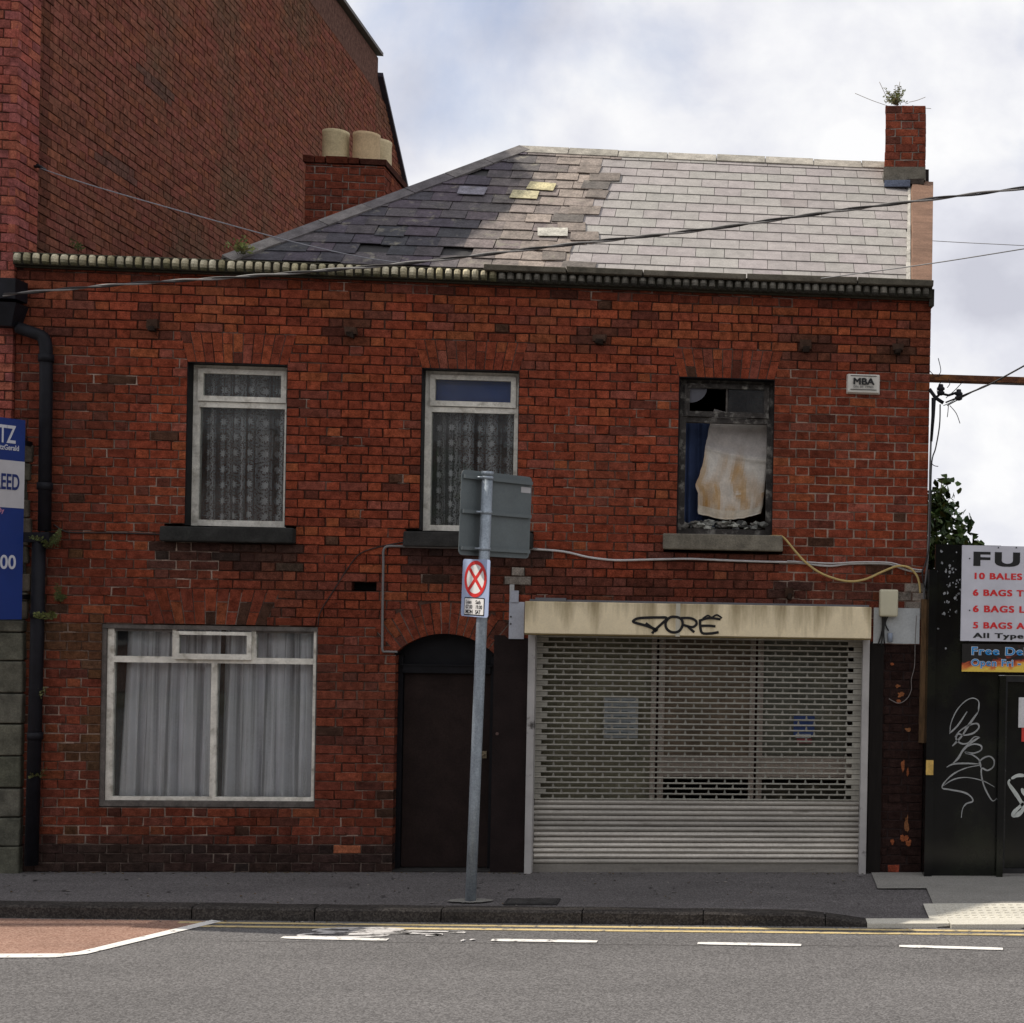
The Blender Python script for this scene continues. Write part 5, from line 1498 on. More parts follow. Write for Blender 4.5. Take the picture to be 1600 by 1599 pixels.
# rusty steel beam off the gable wall
mb = MB()
b0, b1 = at(1452, 591, 0.6), at(1700, 591, 0.6)
zc = b0.z
mb.box(b0.x - 0.05, 5.5, 0.5, 0.62, zc - 0.021, zc + 0.021, (0.05, 0.03, 0.022)); mb.box(b0.x - 0.05, 5.5, 0.485, 0.64, zc - 0.034, zc - 0.021, (0.26, 0.12, 0.035))
beam = tag(mb.build('steel_beam', M['rust']), 'rusty steel beam running level from the right gable across the sky', 'beam')

# ================================================================== STREET SIGN POST
g0 = gnd(735, 1408, kerbZ(-2) + 0.0)
top = at(762, 741, g0.y - 0.02)
post = thing('sign_post', 'galvanised sign post on the pavement with grey sign back and clearway plate', 'sign post', tuple(g0))
mb = MB(); pr = 0.0405
mb.tube([(g0.x, g0.y, -0.05), g0.lerp(top, .3), g0.lerp(top, .7), top], pr, (1, 1, 1), n=20)
M['galvc'] = mat('galvanised_pole', (0.27, 0.31, 0.345), rough=0.5, var=0.22, vscale=16, fine=0.25, fscale=70, bump=0.12, metal=0.25, spec=0.5, stretch=(1, 1, .45))
pole = mb.build('pole', M['galvc'], post)
ax = (top - g0).normalized()
mb = MB(); mb.tube([top - ax * 0.01, top + ax * 0.02], pr * 1.12, n=20); child(mb.build('pole_cap', M['galvc'], post), pole)
def frame_on(zpix, ang, off):
    """origin on the pole at height of pixel row, x axis along the plate, normal towards the street"""
    t = (at(750, zpix, g0.y).z - g0.z) / (top.z - g0.z); c = g0.lerp(top, t)
    X = Vector((math.cos(ang), math.sin(ang), 0)); X = (X - ax * X.dot(ax)).normalized()
    N = X.cross(ax).normalized()                          # towards the camera side
    if N.y > 0: N = -N
    return c, X, N
def plate(name, c, X, Zv, N, x0, x1, z0, z1, th, rad, m, parent, col=(1, 1, 1)):
    pts = []
    for cx, cz, a0 in ((x1 - rad, z1 - rad, 0), (x0 + rad, z1 - rad, 90), (x0 + rad, z0 + rad, 180), (x1 - rad, z0 + rad, 270)):
        for k in range(6):
            an = math.radians(a0 + 18 * k); pts.append((cx + rad * math.cos(an), cz + rad * math.sin(an)))
    mb = MB(); f = [c + X * a + Zv * b + N * th / 2 for a, b in pts]; bk = [c + X * a + Zv * b - N * th / 2 for a, b in pts]
    mb.face(f, col); mb.face(list(reversed(bk)), col)
    n = len(pts)
    for i in range(n): mb.face([f[i], bk[i], bk[(i + 1) % n], f[(i + 1) % n]], col)
    o = mb.build(name, m); return child(o, parent) if parent else o
# large sign seen from its back: right side further away
ang = math.radians(49)
c, X, N = frame_on(803, ang, 0); C2 = c - N * (pr + 0.035)
def xat(px):  # distance along plate of a picture column at sign height
    d = ray(px, 805); nn = X.cross(ax); t = (C2 - CAM).dot(nn) / d.dot(nn); return (CAM + d * t - C2).dot(X)
xa, xb = xat(718.5), xat(829)
hz_t = at(742, 734, C2.y - .15).z - C2.z; hz_b = at(742, 868, C2.y - .15).z - C2.z
sb_ = plate('sign_board', C2, X, ax, N, xa, xb, hz_b, hz_t, 0.004, 0.035, M['sign_back'], post)
mb = MB()
H = hz_t - hz_b
for zf in (0.92, 0.515, 0.085):
    zc_ = hz_b + H * zf
    p0, p1 = C2 + X * (xa + 0.012) + ax * zc_ + N * 0.004, C2 + X * (xb - 0.012) + ax * zc_ + N * 0.004
    o = [p0 - ax * .014, p1 - ax * .014, p1 - ax * .014 + N * .024, p0 - ax * .014 + N * .024]
    mb.hexa([o[3], o[2], o[1], o[0]] + [v + ax * .028 for v in (o[3], o[2], o[1], o[0])])
[child(o_, sb_) for o_ in mb.build_split('channel', M['sign_back'], post)]
mb = MB()
for zf in (0.92, 0.515, 0.085):
    zc_ = hz_b + H * zf; cc = C2 + ax * zc_ + N * (pr + .035)
    mb.tube([cc - ax * .012, cc + ax * .012], pr * 1.13, n=18)
    mb.tube([cc - X * .075 - N * .02, cc - X * .045 + N * .01], .008, n=6)
[child(o_, sb_) for o_ in mb.build_split('clamp', M['galvc'], post)]
s0, s1 = xat(812), xat(827)
plate('sticker', C2 + N * 0.004, X, ax, N, s0, s1, hz_b + H * 0.80, hz_b + H * 0.87, 0.002, 0.004, plain('paper_sticker', (0.45, 0.44, 0.44)), sb_)
# clearway plate, turned the other way
ang2 = math.radians(-44)
c, X, N = frame_on(919, ang2, 0); C3 = c + N * (pr + 0.02)
d = ray(743, 919); nn = X.cross(ax); t = (C3 - CAM).dot(nn) / d.dot(nn); C3 = CAM + d * t
def xat3(px):
    d = ray(px, 919); t = (C3 - CAM).dot(nn) / d.dot(nn); return (CAM + d * t - C3).dot(X)
xa, xb = xat3(722), xat3(764.5)
if xa > xb: xa, xb = xb, xa
za, zb_ = at(735, 964, C3.y).z - C3.z, at(735, 874, C3.y).z - C3.z
pl = plate('clearway_plate', C3, X, ax, N, xa, xb, za, zb_, 0.003, 0.02, mat('reflective_blue_white', (0.36, 0.43, 0.60), rough=0.4, var=0.06, spec=0.5), post)
cz = at(743, 905, C3.y).z - C3.z; cr = (xb - xa) * 0.405
def disc(name, r0, r1, off, m, a0=0, a1=360):
    mb = MB(); n = 48
    for k in range(n):
        u0, u1 = math.radians(a0 + (a1 - a0) * k / n), math.radians(a0 + (a1 - a0) * (k + 1) / n)
        P_ = lambda r, u: C3 + X * r * math.sin(u) + ax * (cz + r * math.cos(u)) + N * off
        mb.face([P_(r0, u0), P_(r1, u0), P_(r1, u1), P_(r0, u1)] if r0 > 0 else [P_(0, u0), P_(r1, u0), P_(r1, u1)])
    return child(mb.build(name, m), pl)
red = plain('sign_red', (0.62, 0.035, 0.03), 0.4); wht = plain('sign_white', (0.75, 0.73, 0.70), 0.4)
disc('white_disc', 0, cr * 0.93, 0.0035, wht); disc('red_ring', cr * 0.80, cr, 0.005, red)
mb = MB()
for sgn in (1, -1):
    u = math.radians(45 * sgn)
    d_ = X * math.sin(u) + ax * math.cos(u); pdir = X * math.cos(u) - ax * math.sin(u); cc = C3 + ax * cz + N * (0.0045 if sgn > 0 else 0.0048)
    w = cr * 0.105; l = cr * 0.86
    mb.face([cc - d_ * l - pdir * w, cc - d_ * l + pdir * w, cc + d_ * l + pdir * w, cc + d_ * l - pdir * w])
child(mb.build('red_cross', red), pl)
z1_, z0_ = at(740, 934, C3.y).z - C3.z, at(740, 962, C3.y).z - C3.z
xm0, xm1 = xa + (xb - xa) * 0.12, xa + (xb - xa) * 0.86
plate('time_border', C3 + N * 0.0025, X, ax, N, xm0, xm1, z0_, z1_, 0.0015, 0.008, M['ink'], pl)
e = 0.008
plate('time_panel', C3 + N * 0.0042, X, ax, N, xm0 + e, xm1 - e, z0_ + e, z1_ - e, 0.0015, 0.006, wht, pl)
for k, (ta, tb) in enumerate((('Luan', 'Sath'), ('07.00', '19.00'), ('MON', 'SAT'))):
    zr_ = z1_ - 0.047 - k * (z1_ - z0_ - 0.02) / 3.1
    for s_, xx in ((ta, xm0 + 0.022), (tb, (xm0 + xm1) / 2 + 0.018)):
        text_mesh('lettering', s_, 0.040, C3 + X * xx + ax * zr_ + N * 0.0052, X, ax, M['ink'], pl, bold=0.0006 + (0.0006 if k == 2 else 0), sx=0.95, ext=0.0003)
# footing
mb = MB(); n = 18
mb.face([(g0.x + 0.17 * (1 + .2 * nz(k, 3)) * math.cos(2 * math.pi * k / n), g0.y + 0.07 * (1 + .25 * nz(k, 7)) * math.sin(2 * math.pi * k / n), 0.0055) for k in range(n)])
child(mb.build('footing', M['concrete'], post), post)

# ================================================================== LEFT NEIGHBOUR
nb = thing('tall_brick_building', 'tall red brick neighbour with windowless gable and grey stone pier', 'building', (-8, 0, 0))
GX = -5.962
def onG(px, py): return onx(px, py, GX)
prof = [onG(*q_) for q_ in ((531, 0), (594, 88), (593, 119), (640, 285))]
EAV = 7.62
apex = (2.05, 10.2)
outline = [(0.0, EAV), (apex[0], apex[1]), (prof[0].y, max(prof[0].z, 10.0)), (prof[1].y, prof[1].z), (prof[1].y, prof[2].z), (prof[3].y + 0.2, prof[3].z - 0.55)]
def ztop(y):
    for (y0_, z0_), (y1_, z1_) in zip(outline, outline[1:]):
        if y0_ <= y <= y1_ and y1_ > y0_: return z0_ + (z1_ - z0_) * (y - y0_) / (y1_ - y0_)
    return outline[-1][1]
YB = outline[-1][0]
def gable_col(x, z, rng):
    c = rng.choice([(0.205, 0.075, 0.05), (0.195, 0.073, 0.052), (0.188, 0.073, 0.047), (0.215, 0.08, 0.047), (0.18, 0.074, 0.048), (0.205, 0.07, 0.051)])
    n = nz(x, z, 3, 0.8) + .5 * nz(x, z, 8, 2.5)
    c = mixc(c, (0.12, 0.085, 0.055), max(0, min(.6, n)))
    if nz(x * 0.3, z * 1.3, 11, 1.9) > 0.52: c = mixc(c, (0.07, 0.06, 0.055), 0.45)
    if 0.36 < x < 0.46: c = mulc(c, 0.62)
    return mulc(c, rng.uniform(0.88, 1.12))
def gable_mortar(x, z, rng): return mixc((0.10, 0.043, 0.03), (0.165, 0.08, 0.058), rng.random()), rng.uniform(-.2, .3)
def gholes(z):
    # keep only where z is under the gable outline
    h = []; ys = [0.02 * k for k in range(int(YB / 0.02) + 1)]
    ins = False; st = None
    for y in ys:
        out_ = z > ztop(y)
        if out_ and st is None: st = y
        if not out_ and st is not None: h.append((st, y)); st = None
    if st is not None: h.append((st, YB + 1))
    h.append((-1, 0.34))
    return h
mb, mo = MB(), MB()
brickwork(mb, mo, 0.0, YB, 4.4, apex[1], 0.0, gholes, gable_col, gable_mortar, depth=0.06, place=lambda x, y, z: (GX - 0.012 - y, x, z), proud=0.004, jit=0.003)
gw = mb.build('gable_wall', M['brick'], nb); child(mo.build('pointing', M['mortar'], nb), gw)
# machine-made quoin: front face and its return
def quoin_col(x, z, rng): return mulc(rng.choice([(0.27, 0.075, 0.055), (0.30, 0.095, 0.06), (0.24, 0.075, 0.06), (0.26, 0.085, 0.075)]), rng.uniform(.85, 1.1))
def quoin_mortar(x, z, rng): return (0.11, 0.05, 0.04), 0.3
def stone_holes(z): return [(-20, -5.985)] if z < 4.95 else []
mb, mo = MB(), MB()
brickwork(mb, mo, -7.6, GX, 3.6, EAV, -0.03, lambda z: [], quoin_col, quoin_mortar, depth=0.06)
brickwork(mb, mo, 0.0005, 0.36, 4.95, EAV, 0.0, lambda z: [], quoin_col, quoin_mortar, depth=0.06, place=lambda x, y, z: (GX - y, x - 0.03, z), proud=0.002)
qn = mb.build('front_wall', M['brick'], nb); child(mo.build('pointing', M['mortar'], nb), qn)
# grey stone pier below, in rusticated blocks
mb = MB()
z = -0.02; i = 0
while z < 2.03:
    h = R.choice([0.235, 0.25, 0.26]); c = mixc((0.085, 0.083, 0.066), (0.12, 0.112, 0.09), R.random()); c = mixc(c, (0.05, 0.062, 0.03), 0.35 * R.random())
    mb.box(-6.2, -5.828, -0.06 + R.uniform(-.006, .006), 0.1, z + 0.005, min(z + h, 2.05) - 0.005, c, jit=0.004); z += h
z = 2.05
while z < 3.5:
    c = mixc((0.06, 0.06, 0.043), (0.10, 0.082, 0.062), R.random())
    h = R.choice([0.075, 0.15, 0.15])
    mb.box(-6.2, R.choice([-5.80, -5.815, -5.86]), -0.028, 0.1, z + .004, z + h - .004, c, jit=0.004); z += h
mb.box(-6.2, -5.84, -0.01, 0.1, 0, 3.5, (0.06, 0.058, 0.045))
o = mb.build('stone_pier', M['stone'], nb); bevel(o, 0.012, 2)
mb = MB(); mb.box(-7.6, -6.21, -0.1, 0.1, 0, 3.58, (0.012, 0.02, 0.06)); mb.build('shopfront', M['tint'], nb)
# solid core, roof, gutter and verge
mb = MB()
def prism(mbx, X0, X1, prof_, colr):
    a = [(X0, y, z) for y, z in prof_]; b = [(X1, y, z) for y, z in prof_]
    n = len(a); mbx.face(a, colr); mbx.face(list(reversed(b)), colr)
    for i in range(n): mbx.face([a[i], b[i], b[(i + 1) % n], a[(i + 1) % n]], colr)
core = [(0.03, 0.0), (0.03, EAV - 0.02)] + [(y, z - 0.03) for y, z in outline[1:]] + [(YB, 0.0)]
prism(mb, -16.0, GX - 0.03, core, (0.13, 0.07, 0.055))
mb.build('core_wall', M['brick'], nb)
mb = MB()
def verge(mbx, pts, x0, x1, th, lift, colr):
    for (y0_, z0_), (y1_, z1_) in zip(pts, pts[1:]):
        mbx.hexa([(x0, y0_, z0_ + lift), (x1, y0_, z0_ + lift), (x1, y1_, z1_ + lift), (x0, y1_, z1_ + lift), (x0, y0_, z0_ + th + lift), (x1, y0_, z0_ + th + lift), (x1, y1_, z1_ + th + lift), (x0, y1_, z1_ + th + lift)], colr)
verge(mb, outline[0:4], -16.0, GX + 0.05, 0.05, 0.0, (0.10, 0.09, 0.085))
verge(mb, outline[4:], -16.0, GX + 0.05, 0.06, 0.0, (0.045, 0.04, 0.055))
mb.build('roof', M['slate'], nb)
mb = MB(); mb.tube([(-16, -0.1, EAV + 0.0), (GX + 0.03, -0.1, EAV + 0.0)], 0.06, (0.02, 0.02, 0.02), n=10); mb.build('gutter', M['iron_pipe'], nb)
mb = MB(); c = onG(56, 262); mb.tube([c + Vector((-.02, -.03, 0)), c + Vector((.06, -.03, 0))], .012, n=8); mb.tube([c + Vector((.05, -.08, 0)), c + Vector((.05, .05, 0.0))], .012, n=8)
mb.build('wire_bracket', M['iron_pipe'], nb)

# ================================================================== ESTATE AGENT BOARD
ang = math.radians(61)
E0 = at(37, 800, -0.13)
DX = Vector((math.cos(ang), math.sin(ang), 0)); NN = Vector((math.sin(ang), -math.cos(ang), 0)); ZZ = Vector((0, 0, 1))
eb = thing('estate_agent_board', 'blue and white estate agent board projecting from the neighbouring wall', 'sign board', tuple(E0))
def eb_pt(u, z, n=0.0): return Vector((E0.x, E0.y, 0)) + DX * u + ZZ * z + NN * n      # u<0 to the left, towards the street
def eb_box(name, u0, u1, z0, z1, n0, n1, m, parent=None):
    mbx = MB(); b = [eb_pt(u0, z0, n1), eb_pt(u1, z0, n1), eb_pt(u1, z0, n0), eb_pt(u0, z0, n0)]
    mbx.hexa(b + [v + ZZ * (z1 - z0) for v in b]); return child(mbx.build(name, m), parent or eb)
zt_, zw1, zw0, zb2 = at(37, 657, -.13).z, at(37, 722, -.13).z, at(37, 795, -.13).z, at(33, 968, -.13).z
blue = plain('board_blue', (0.008, 0.03, 0.17), 0.4)
bd = eb_box('panel', -1.2, 0, zb2, zt_, -0.008, 0.0, blue)
wb = eb_box('white_band', -1.2, 0.0005, zw0, zw1, -0.0075, 0.002, plain('board_white', (0.50, 0.49, 0.50), 0.45))
lw = plain('letter_white', (0.55, 0.56, 0.60), 0.5)
def eb_u(px, py):
    d = ray(px, py); t = (eb_pt(0, 0) - CAM).dot(NN) / d.dot(NN); P0 = CAM + d * t
    return (P0 - eb_pt(0, 0)).dot(DX), P0.z
def eb_text(s, px0, px1, py0, py1, m, lift, stretch=1.0):
    """s set so that its right end, base and cap height sit where the board shows them"""
    u0, _ = eb_u(px0, py0); u1, z0 = eb_u(px1, py0); _, z1 = eb_u(px1, py1)
    size = (z1 - z0) / 0.70
    o = text_mesh('lettering', s, size, eb_pt(u1, z0, lift), DX, ZZ, m, eb, bold=0.018 * size, align='RIGHT')
    w = max(((v.co - eb_pt(u1, z0)).dot(-DX) for v in o.data.vertices)); k = (u1 - u0) * stretch / w
    for v in o.data.vertices:
        q = (v.co - eb_pt(u1, z0)).dot(DX); v.co += DX * (q * k - q)
eb_text('FITZ', 0.5, 24, 693, 666, lw, 0.001, 1.75)
eb_text('FitzGerald', -6, 29.5, 705, 697, lw, 0.001)
eb_text('AGREED', 0, 30, 766, 742, plain('navy_ink', (0.01, 0.025, 0.13), .5), 0.003, 2.15)
eb_text('By', -3, 6, 801, 794, plain('pink_letters', (0.45, 0.2, 0.3)), 0.001)
eb_text('000', 1, 24.5, 889, 868, lw, 0.001, 1.6)
mb = MB(); q_ = [eb_pt(-0.25, zb2 - 0.0, -0.03), eb_pt(-0.25, 0, -0.03)]
mb.box(E0.x - 0.02, E0.x + 0.0, E0.y, 0.0, zt_ - 0.2, zt_ - 0.16); mb.box(E0.x - 0.02, E0.x, E0.y, 0.0, zb2 + 0.16, zb2 + 0.2)
[child(o_, eb) for o_ in mb.build_split('wall_bracket', M['iron_pipe'])]

# ================================================================== YARD GATE AND FUEL SIGNS
GY = -0.16
gate = thing('yard_gate', 'black painted sheet metal yard gate with silver graffiti', 'gate', (3.2, GY, 0))
M['gate'] = mat('black_gloss_sheet', (0.005, 0.0055, 0.0055), rough=0.2, var=0.4, vscale=3, spec=0.32, bump=0.06, bscale=2.2, stain=(0.016, 0.019, 0.011), stain_scale=1.6, stain_lo=0.5, stain_hi=0.75)
zg = at(1480, 851, GY).z
mb = MB(); gx1 = at(1558, 1200, GY).x
mb.box(1.585, gx1, GY, GY + 0.03, 0.005, zg, jit=0.0); p1 = mb.build('fixed_panel', M['gate'], gate)
mb = MB(); mb.box(gx1 + 0.075, 6.0, GY + 0.005, GY + 0.035, 0.03, at(1580, 1060, GY).z - .03); p2 = mb.build('gate_leaf', M['gate'], gate)
mb = MB(); mb.box(gx1 + 0.06, 6.0, GY - 0.02, GY + 0.004, at(1580, 1060, GY).z - .03, at(1580, 1056, GY).z); mb.box(gx1 + .075, 6.0, GY - .018, GY + .0045, .03, .07); mb.box(gx1 + .06, gx1 + .0745, GY - .02, GY + .03, .03, at(1580, 1060, GY).z - .03)
child(mb.build('leaf_frame', mat('worn_black_frame', (0.02, 0.02, 0.021), rough=0.4, var=.3, stain=(.2, .2, .2), stain_scale=20, stain_lo=.66, stain_hi=.74), gate), p2)
mb = MB(); mb.box(gx1 + 0.0004, gx1 + 0.055, GY - 0.05, GY + 0.06, 0.0, at(1580, 1056, GY).z); gp = mb.build('gate_post', M['gate'], gate)
mb = MB(); mb.box(gx1 + 0.0002, 6.0, GY + 0.0, GY + 0.03, at(1580, 1056, GY).z + .002, zg - 0.05); mb.build('upper_panel', M['gate'], gate)
mb = MB(); mb.box(1.533, 1.60, GY - 0.03, GY + 0.30, 0.0, 2.6); mb.build('gate_post', M['gate'], gate)
mb = MB(); a, b = at(1447, 1188, GY - .035), at(1458, 1211, GY - .035); mb.box(a.x, b.x, GY - 0.045, GY - 0.031, b.z, a.z)
mb.build('latch_plate', mat('worn_yellow', (0.55, 0.36, 0.10), rough=.6, var=.3, vscale=20, stain=(.05, .04, .03), stain_scale=25, stain_lo=.6, stain_hi=.7), gate)
# small pale flecks on the upper panel
mb = MB()
rr2 = random.Random(5)
for k in range(60):
    px = 1470 + rr2.gauss(15, 12); py = 880 + rr2.gauss(30, 42)
    if not (1458 < px < 1502 and 860 < py < 1048): continue
    c = at(px, py, GY); w = rr2.uniform(.004, .014); n = 6
    mb.face([(c.x + w * rr2.uniform(.5, 1.3) * math.cos(2 * math.pi * i / n), GY - 0.0015, c.z + w * rr2.uniform(.5, 1.6) * math.sin(2 * math.pi * i / n)) for i in range(n)], mulc((0.30, 0.31, 0.32), rr2.uniform(.4, 1)))
child(mb.build('pale_fleck', M['tint'], gate), p1)
# silver graffiti
mb = MB(); sil = mat('silver_spray', (0.27, 0.28, 0.28), rough=0.55, var=0.25, vscale=12)
def stroke(pts, w):
    q_ = smooth_path([at(x, y, GY) for x, y in pts], 6); n = len(q_) - 1
    mb.ribbon(q_, [w * (1.0 + .45 * nz(i * .22, pts[0][0]) ) * min(1, .45 + 3 * min(i, n - i) / n) for i in range(n + 1)], (0, -1, 0), 0.002)
stroke([(1484, 1147), (1486, 1130), (1495, 1110), (1508, 1096), (1520, 1091), (1529, 1096), (1529, 1108), (1528, 1114)], .010)
stroke([(1511, 1112), (1497, 1133), (1485, 1145)], .016)
stroke([(1528, 1113), (1513, 1134), (1503, 1150), (1488, 1166)], .020)
stroke([(1492, 1152), (1500, 1142), (1515, 1133), (1527, 1131), (1529, 1138), (1520, 1146), (1506, 1149), (1497, 1147), (1494, 1155), (1502, 1162), (1513, 1161), (1522, 1152), (1531, 1152)], .013)
stroke([(1531, 1152), (1518, 1160), (1505, 1172), (1497, 1185), (1488, 1194)], .017)
stroke([(1506, 1170), (1520, 1163), (1532, 1165), (1533, 1172), (1522, 1177), (1508, 1176), (1520, 1180), (1530, 1188), (1533, 1198)], .013)
stroke([(1479, 1199), (1490, 1194), (1510, 1193), (1530, 1194)], .014)
stroke([(1533, 1200), (1530, 1192), (1536, 1185), (1546, 1182), (1553, 1188), (1552, 1198), (1543, 1204), (1534, 1201), (1534, 1215), (1539, 1232), (1550, 1251), (1557, 1248)], .013)
stroke([(1530, 1196), (1510, 1200), (1492, 1208), (1478, 1220), (1472, 1231), (1484, 1234), (1505, 1238), (1516, 1244), (1520, 1252), (1510, 1256), (1504, 1264), (1502, 1278)], .012)
stroke([(1474, 1228), (1490, 1218), (1510, 1215), (1535, 1220), (1554, 1230)], .009)
child(mb.build('graffiti', sil, gate), p1)
mb = MB(); stroke([(1578, 1218), (1576, 1224), (1584, 1236), (1592, 1248), (1599, 1262), (1592, 1272), (1585, 1275), (1584, 1270), (1594, 1260), (1606, 1250)], .034)
stroke([(1580, 1217), (1590, 1212), (1602, 1212)], .03); stroke([(1596, 1232), (1604, 1244), (1612, 1240)], .03)
o = mb.build('graffiti', mat('white_spray', (0.42, 0.45, 0.43), rough=.6, var=.25, vscale=10), gate)
for v in o.data.vertices: v.co.y -= 0.0
child(o, p2)
# price board
SY = GY - 0.035
pa, pb = at(1503.5, 852, SY), at(1503.5, 1001.5, SY)
fb = thing('price_board', 'white fuel price board with red and black lettering on the gate', 'sign board', (pa.x + .6, SY, pb.z))
BW = 1.25
mb = MB(); mb.box(pa.x, pa.x + BW, SY, SY + 0.02, pb.z, pa.z); bp = mb.build('panel', plain('board_white_sheet', (0.55, 0.55, 0.60), .35, .5), fb)
redk = plain('red_letters', (0.62, 0.028, 0.03), .5)
def cap(px, y_base, y_top, s, m, sx, bold, spacing=1.0):
    o0 = at(px, y_base, SY); h = at(px, y_top, SY).z - o0.z
    return text_mesh('lettering', s, h / 0.74, (o0.x, SY, o0.z + .002), (1, 0, 0), (0, 0, 1), m, fb, bold=0, sx=sx * .97, spacing=spacing * 1.03, heavy=bold)
cap(1519, 884, 861.5, 'FUEL', M['ink'], 2.0, 0.0075, 1.2)
cap(1520, 905, 895, '10 BALES', redk, 1.32, 0.0032, 1.12)
cap(1520, 931, 921, '6 BAGS TURF', redk, 1.32, 0.0032, 1.12)
cap(1520, 956.5, 946, '6 BAGS LOGS', redk, 1.32, 0.0032, 1.12)
cap(1520, 982, 972, '5 BAGS AND', redk, 1.32, 0.0032, 1.12)
cap(1521, 997, 989, 'All Types', M['ink'], 1.95, 0.0022, 1.1)
mb = MB()
for x, y in ((1560, 856), (1588, 856), (1515, 873), (1515, 954)):
    c = at(x, y, SY); mb.tube([(c.x, SY + .001, c.z), (c.x, SY - .004, c.z)], .006, n=8)
[child(o_, bp) for o_ in mb.build_split('screw', M['iron_pipe'], fb)]
# banner below
ba, bb = at(1503.5, 1006, SY), at(1503.5, 1049.5, SY)
bn = thing('banner', 'black banner with blue lettering and flames below the price board', 'banner', (ba.x + .6, SY, bb.z))
def flame_mat():
    m = bpy.data.materials.new('flame_print'); m.use_nodes = True; nt = m.node_tree; nd = nt.nodes; L = nt.links; b = nd['Principled BSDF']; b.inputs['Roughness'].default_value = .4
    t = nd.new('ShaderNodeTexCoord'); sx = nd.new('ShaderNodeSeparateXYZ'); L.new(t.outputs['Object'], sx.inputs['Vector'])
    mp_ = nd.new('ShaderNodeMapping'); mp_.inputs['Scale'].default_value = (5, 1, 9); L.new(t.outputs['Object'], mp_.inputs['Vector'])
    n = nd.new('ShaderNodeTexNoise'); n.inputs['Scale'].default_value = 1.4; n.inputs['Detail'].default_value = 4; n.inputs['Distortion'].default_value = 1.2; L.new(mp_.outputs['Vector'], n.inputs['Vector'])
    mr = nd.new('ShaderNodeMapRange'); mr.inputs['From Min'].default_value = bb.z; mr.inputs['From Max'].default_value = bb.z + 0.16; mr.inputs['To Min'].default_value = 0.62; mr.inputs['To Max'].default_value = -0.25; L.new(sx.outputs['Z'], mr.inputs['Value'])
    mx_ = nd.new('ShaderNodeMapRange'); mx_.inputs['From Min'].default_value = ba.x; mx_.inputs['From Max'].default_value = ba.x + .6; mx_.inputs['To Min'].default_value = -0.12; mx_.inputs['To Max'].default_value = 0.14; L.new(sx.outputs['X'], mx_.inputs['Value'])
    ad = nd.new('ShaderNodeMath'); L.new(n.outputs['Fac'], ad.inputs[0]); L.new(mr.outputs['Result'], ad.inputs[1])
    ad2 = nd.new('ShaderNodeMath'); L.new(ad.outputs[0], ad2.inputs[0]); L.new(mx_.outputs['Result'], ad2.inputs[1])
    r = nd.new('ShaderNodeValToRGB'); e = r.color_ramp.elements
    e[0].position = .55; e[0].color = (.01, .009, .008, 1); e[1].position = 1.0; e[1].color = (.7, .5, .08, 1)
    for p_, c in ((.64, (.25, .03, .015, 1)), (.80, (.6, .16, .04, 1))):
        k = e.new(p_); k.color = c
    L.new(ad2.outputs[0], r.inputs['Fac']); L.new(r.outputs['Color'], b.inputs['Base Color']); return m
mb = MB(); mb.box(ba.x, ba.x + BW, SY + .001, SY + .012, bb.z, ba.z); bpn = mb.build('panel', flame_mat(), bn)
bl = plain('sky_blue_letters', (0.02, 0.22, 0.52), .5); wl = plain('white_outline', (0.6, 0.63, 0.66), .5)
def cap2(px, y_base, y_top, s, sx, b):
    o0 = at(px, y_base, SY); h = at(px, y_top, SY).z - o0.z
    text_mesh('lettering_outline', s, h / .70, (o0.x, SY, o0.z), (1, 0, 0), (0, 0, 1), wl, bn, bold=b + .0035, sx=sx, spacing=1.12, ext=.0004)
    text_mesh('lettering', s, h / .70, (o0.x, SY - .0014, o0.z), (1, 0, 0), (0, 0, 1), bl, bn, bold=b, sx=sx, spacing=1.12)
cap2(1517, 1023, 1011, 'Free Delivery', 1.3, .0012); cap2(1517, 1040.5, 1030, 'Open Fri - Sun', 1.1, .0008)
# small notice on the gate at the far right
a, b = at(1592, 1090, GY - .01), at(1592, 1137, GY - .01)
ng = thing('gate_notice', 'small white notice with red lower strip on the gate leaf', 'notice', (a.x + .15, GY, b.z))
mb = MB(); mb.box(a.x, a.x + 0.3, GY - 0.012, GY + 0.002, b.z, a.z, (0.55, 0.55, 0.56)); mb.build('panel', M['tint'], ng)
mb = MB(); mb.box(a.x + .03, a.x + 0.3, GY - 0.011, GY + 0.002, b.z - .12, b.z - .002, (0.5, 0.04, 0.03)); mb.build('red_strip', M['tint'], ng)

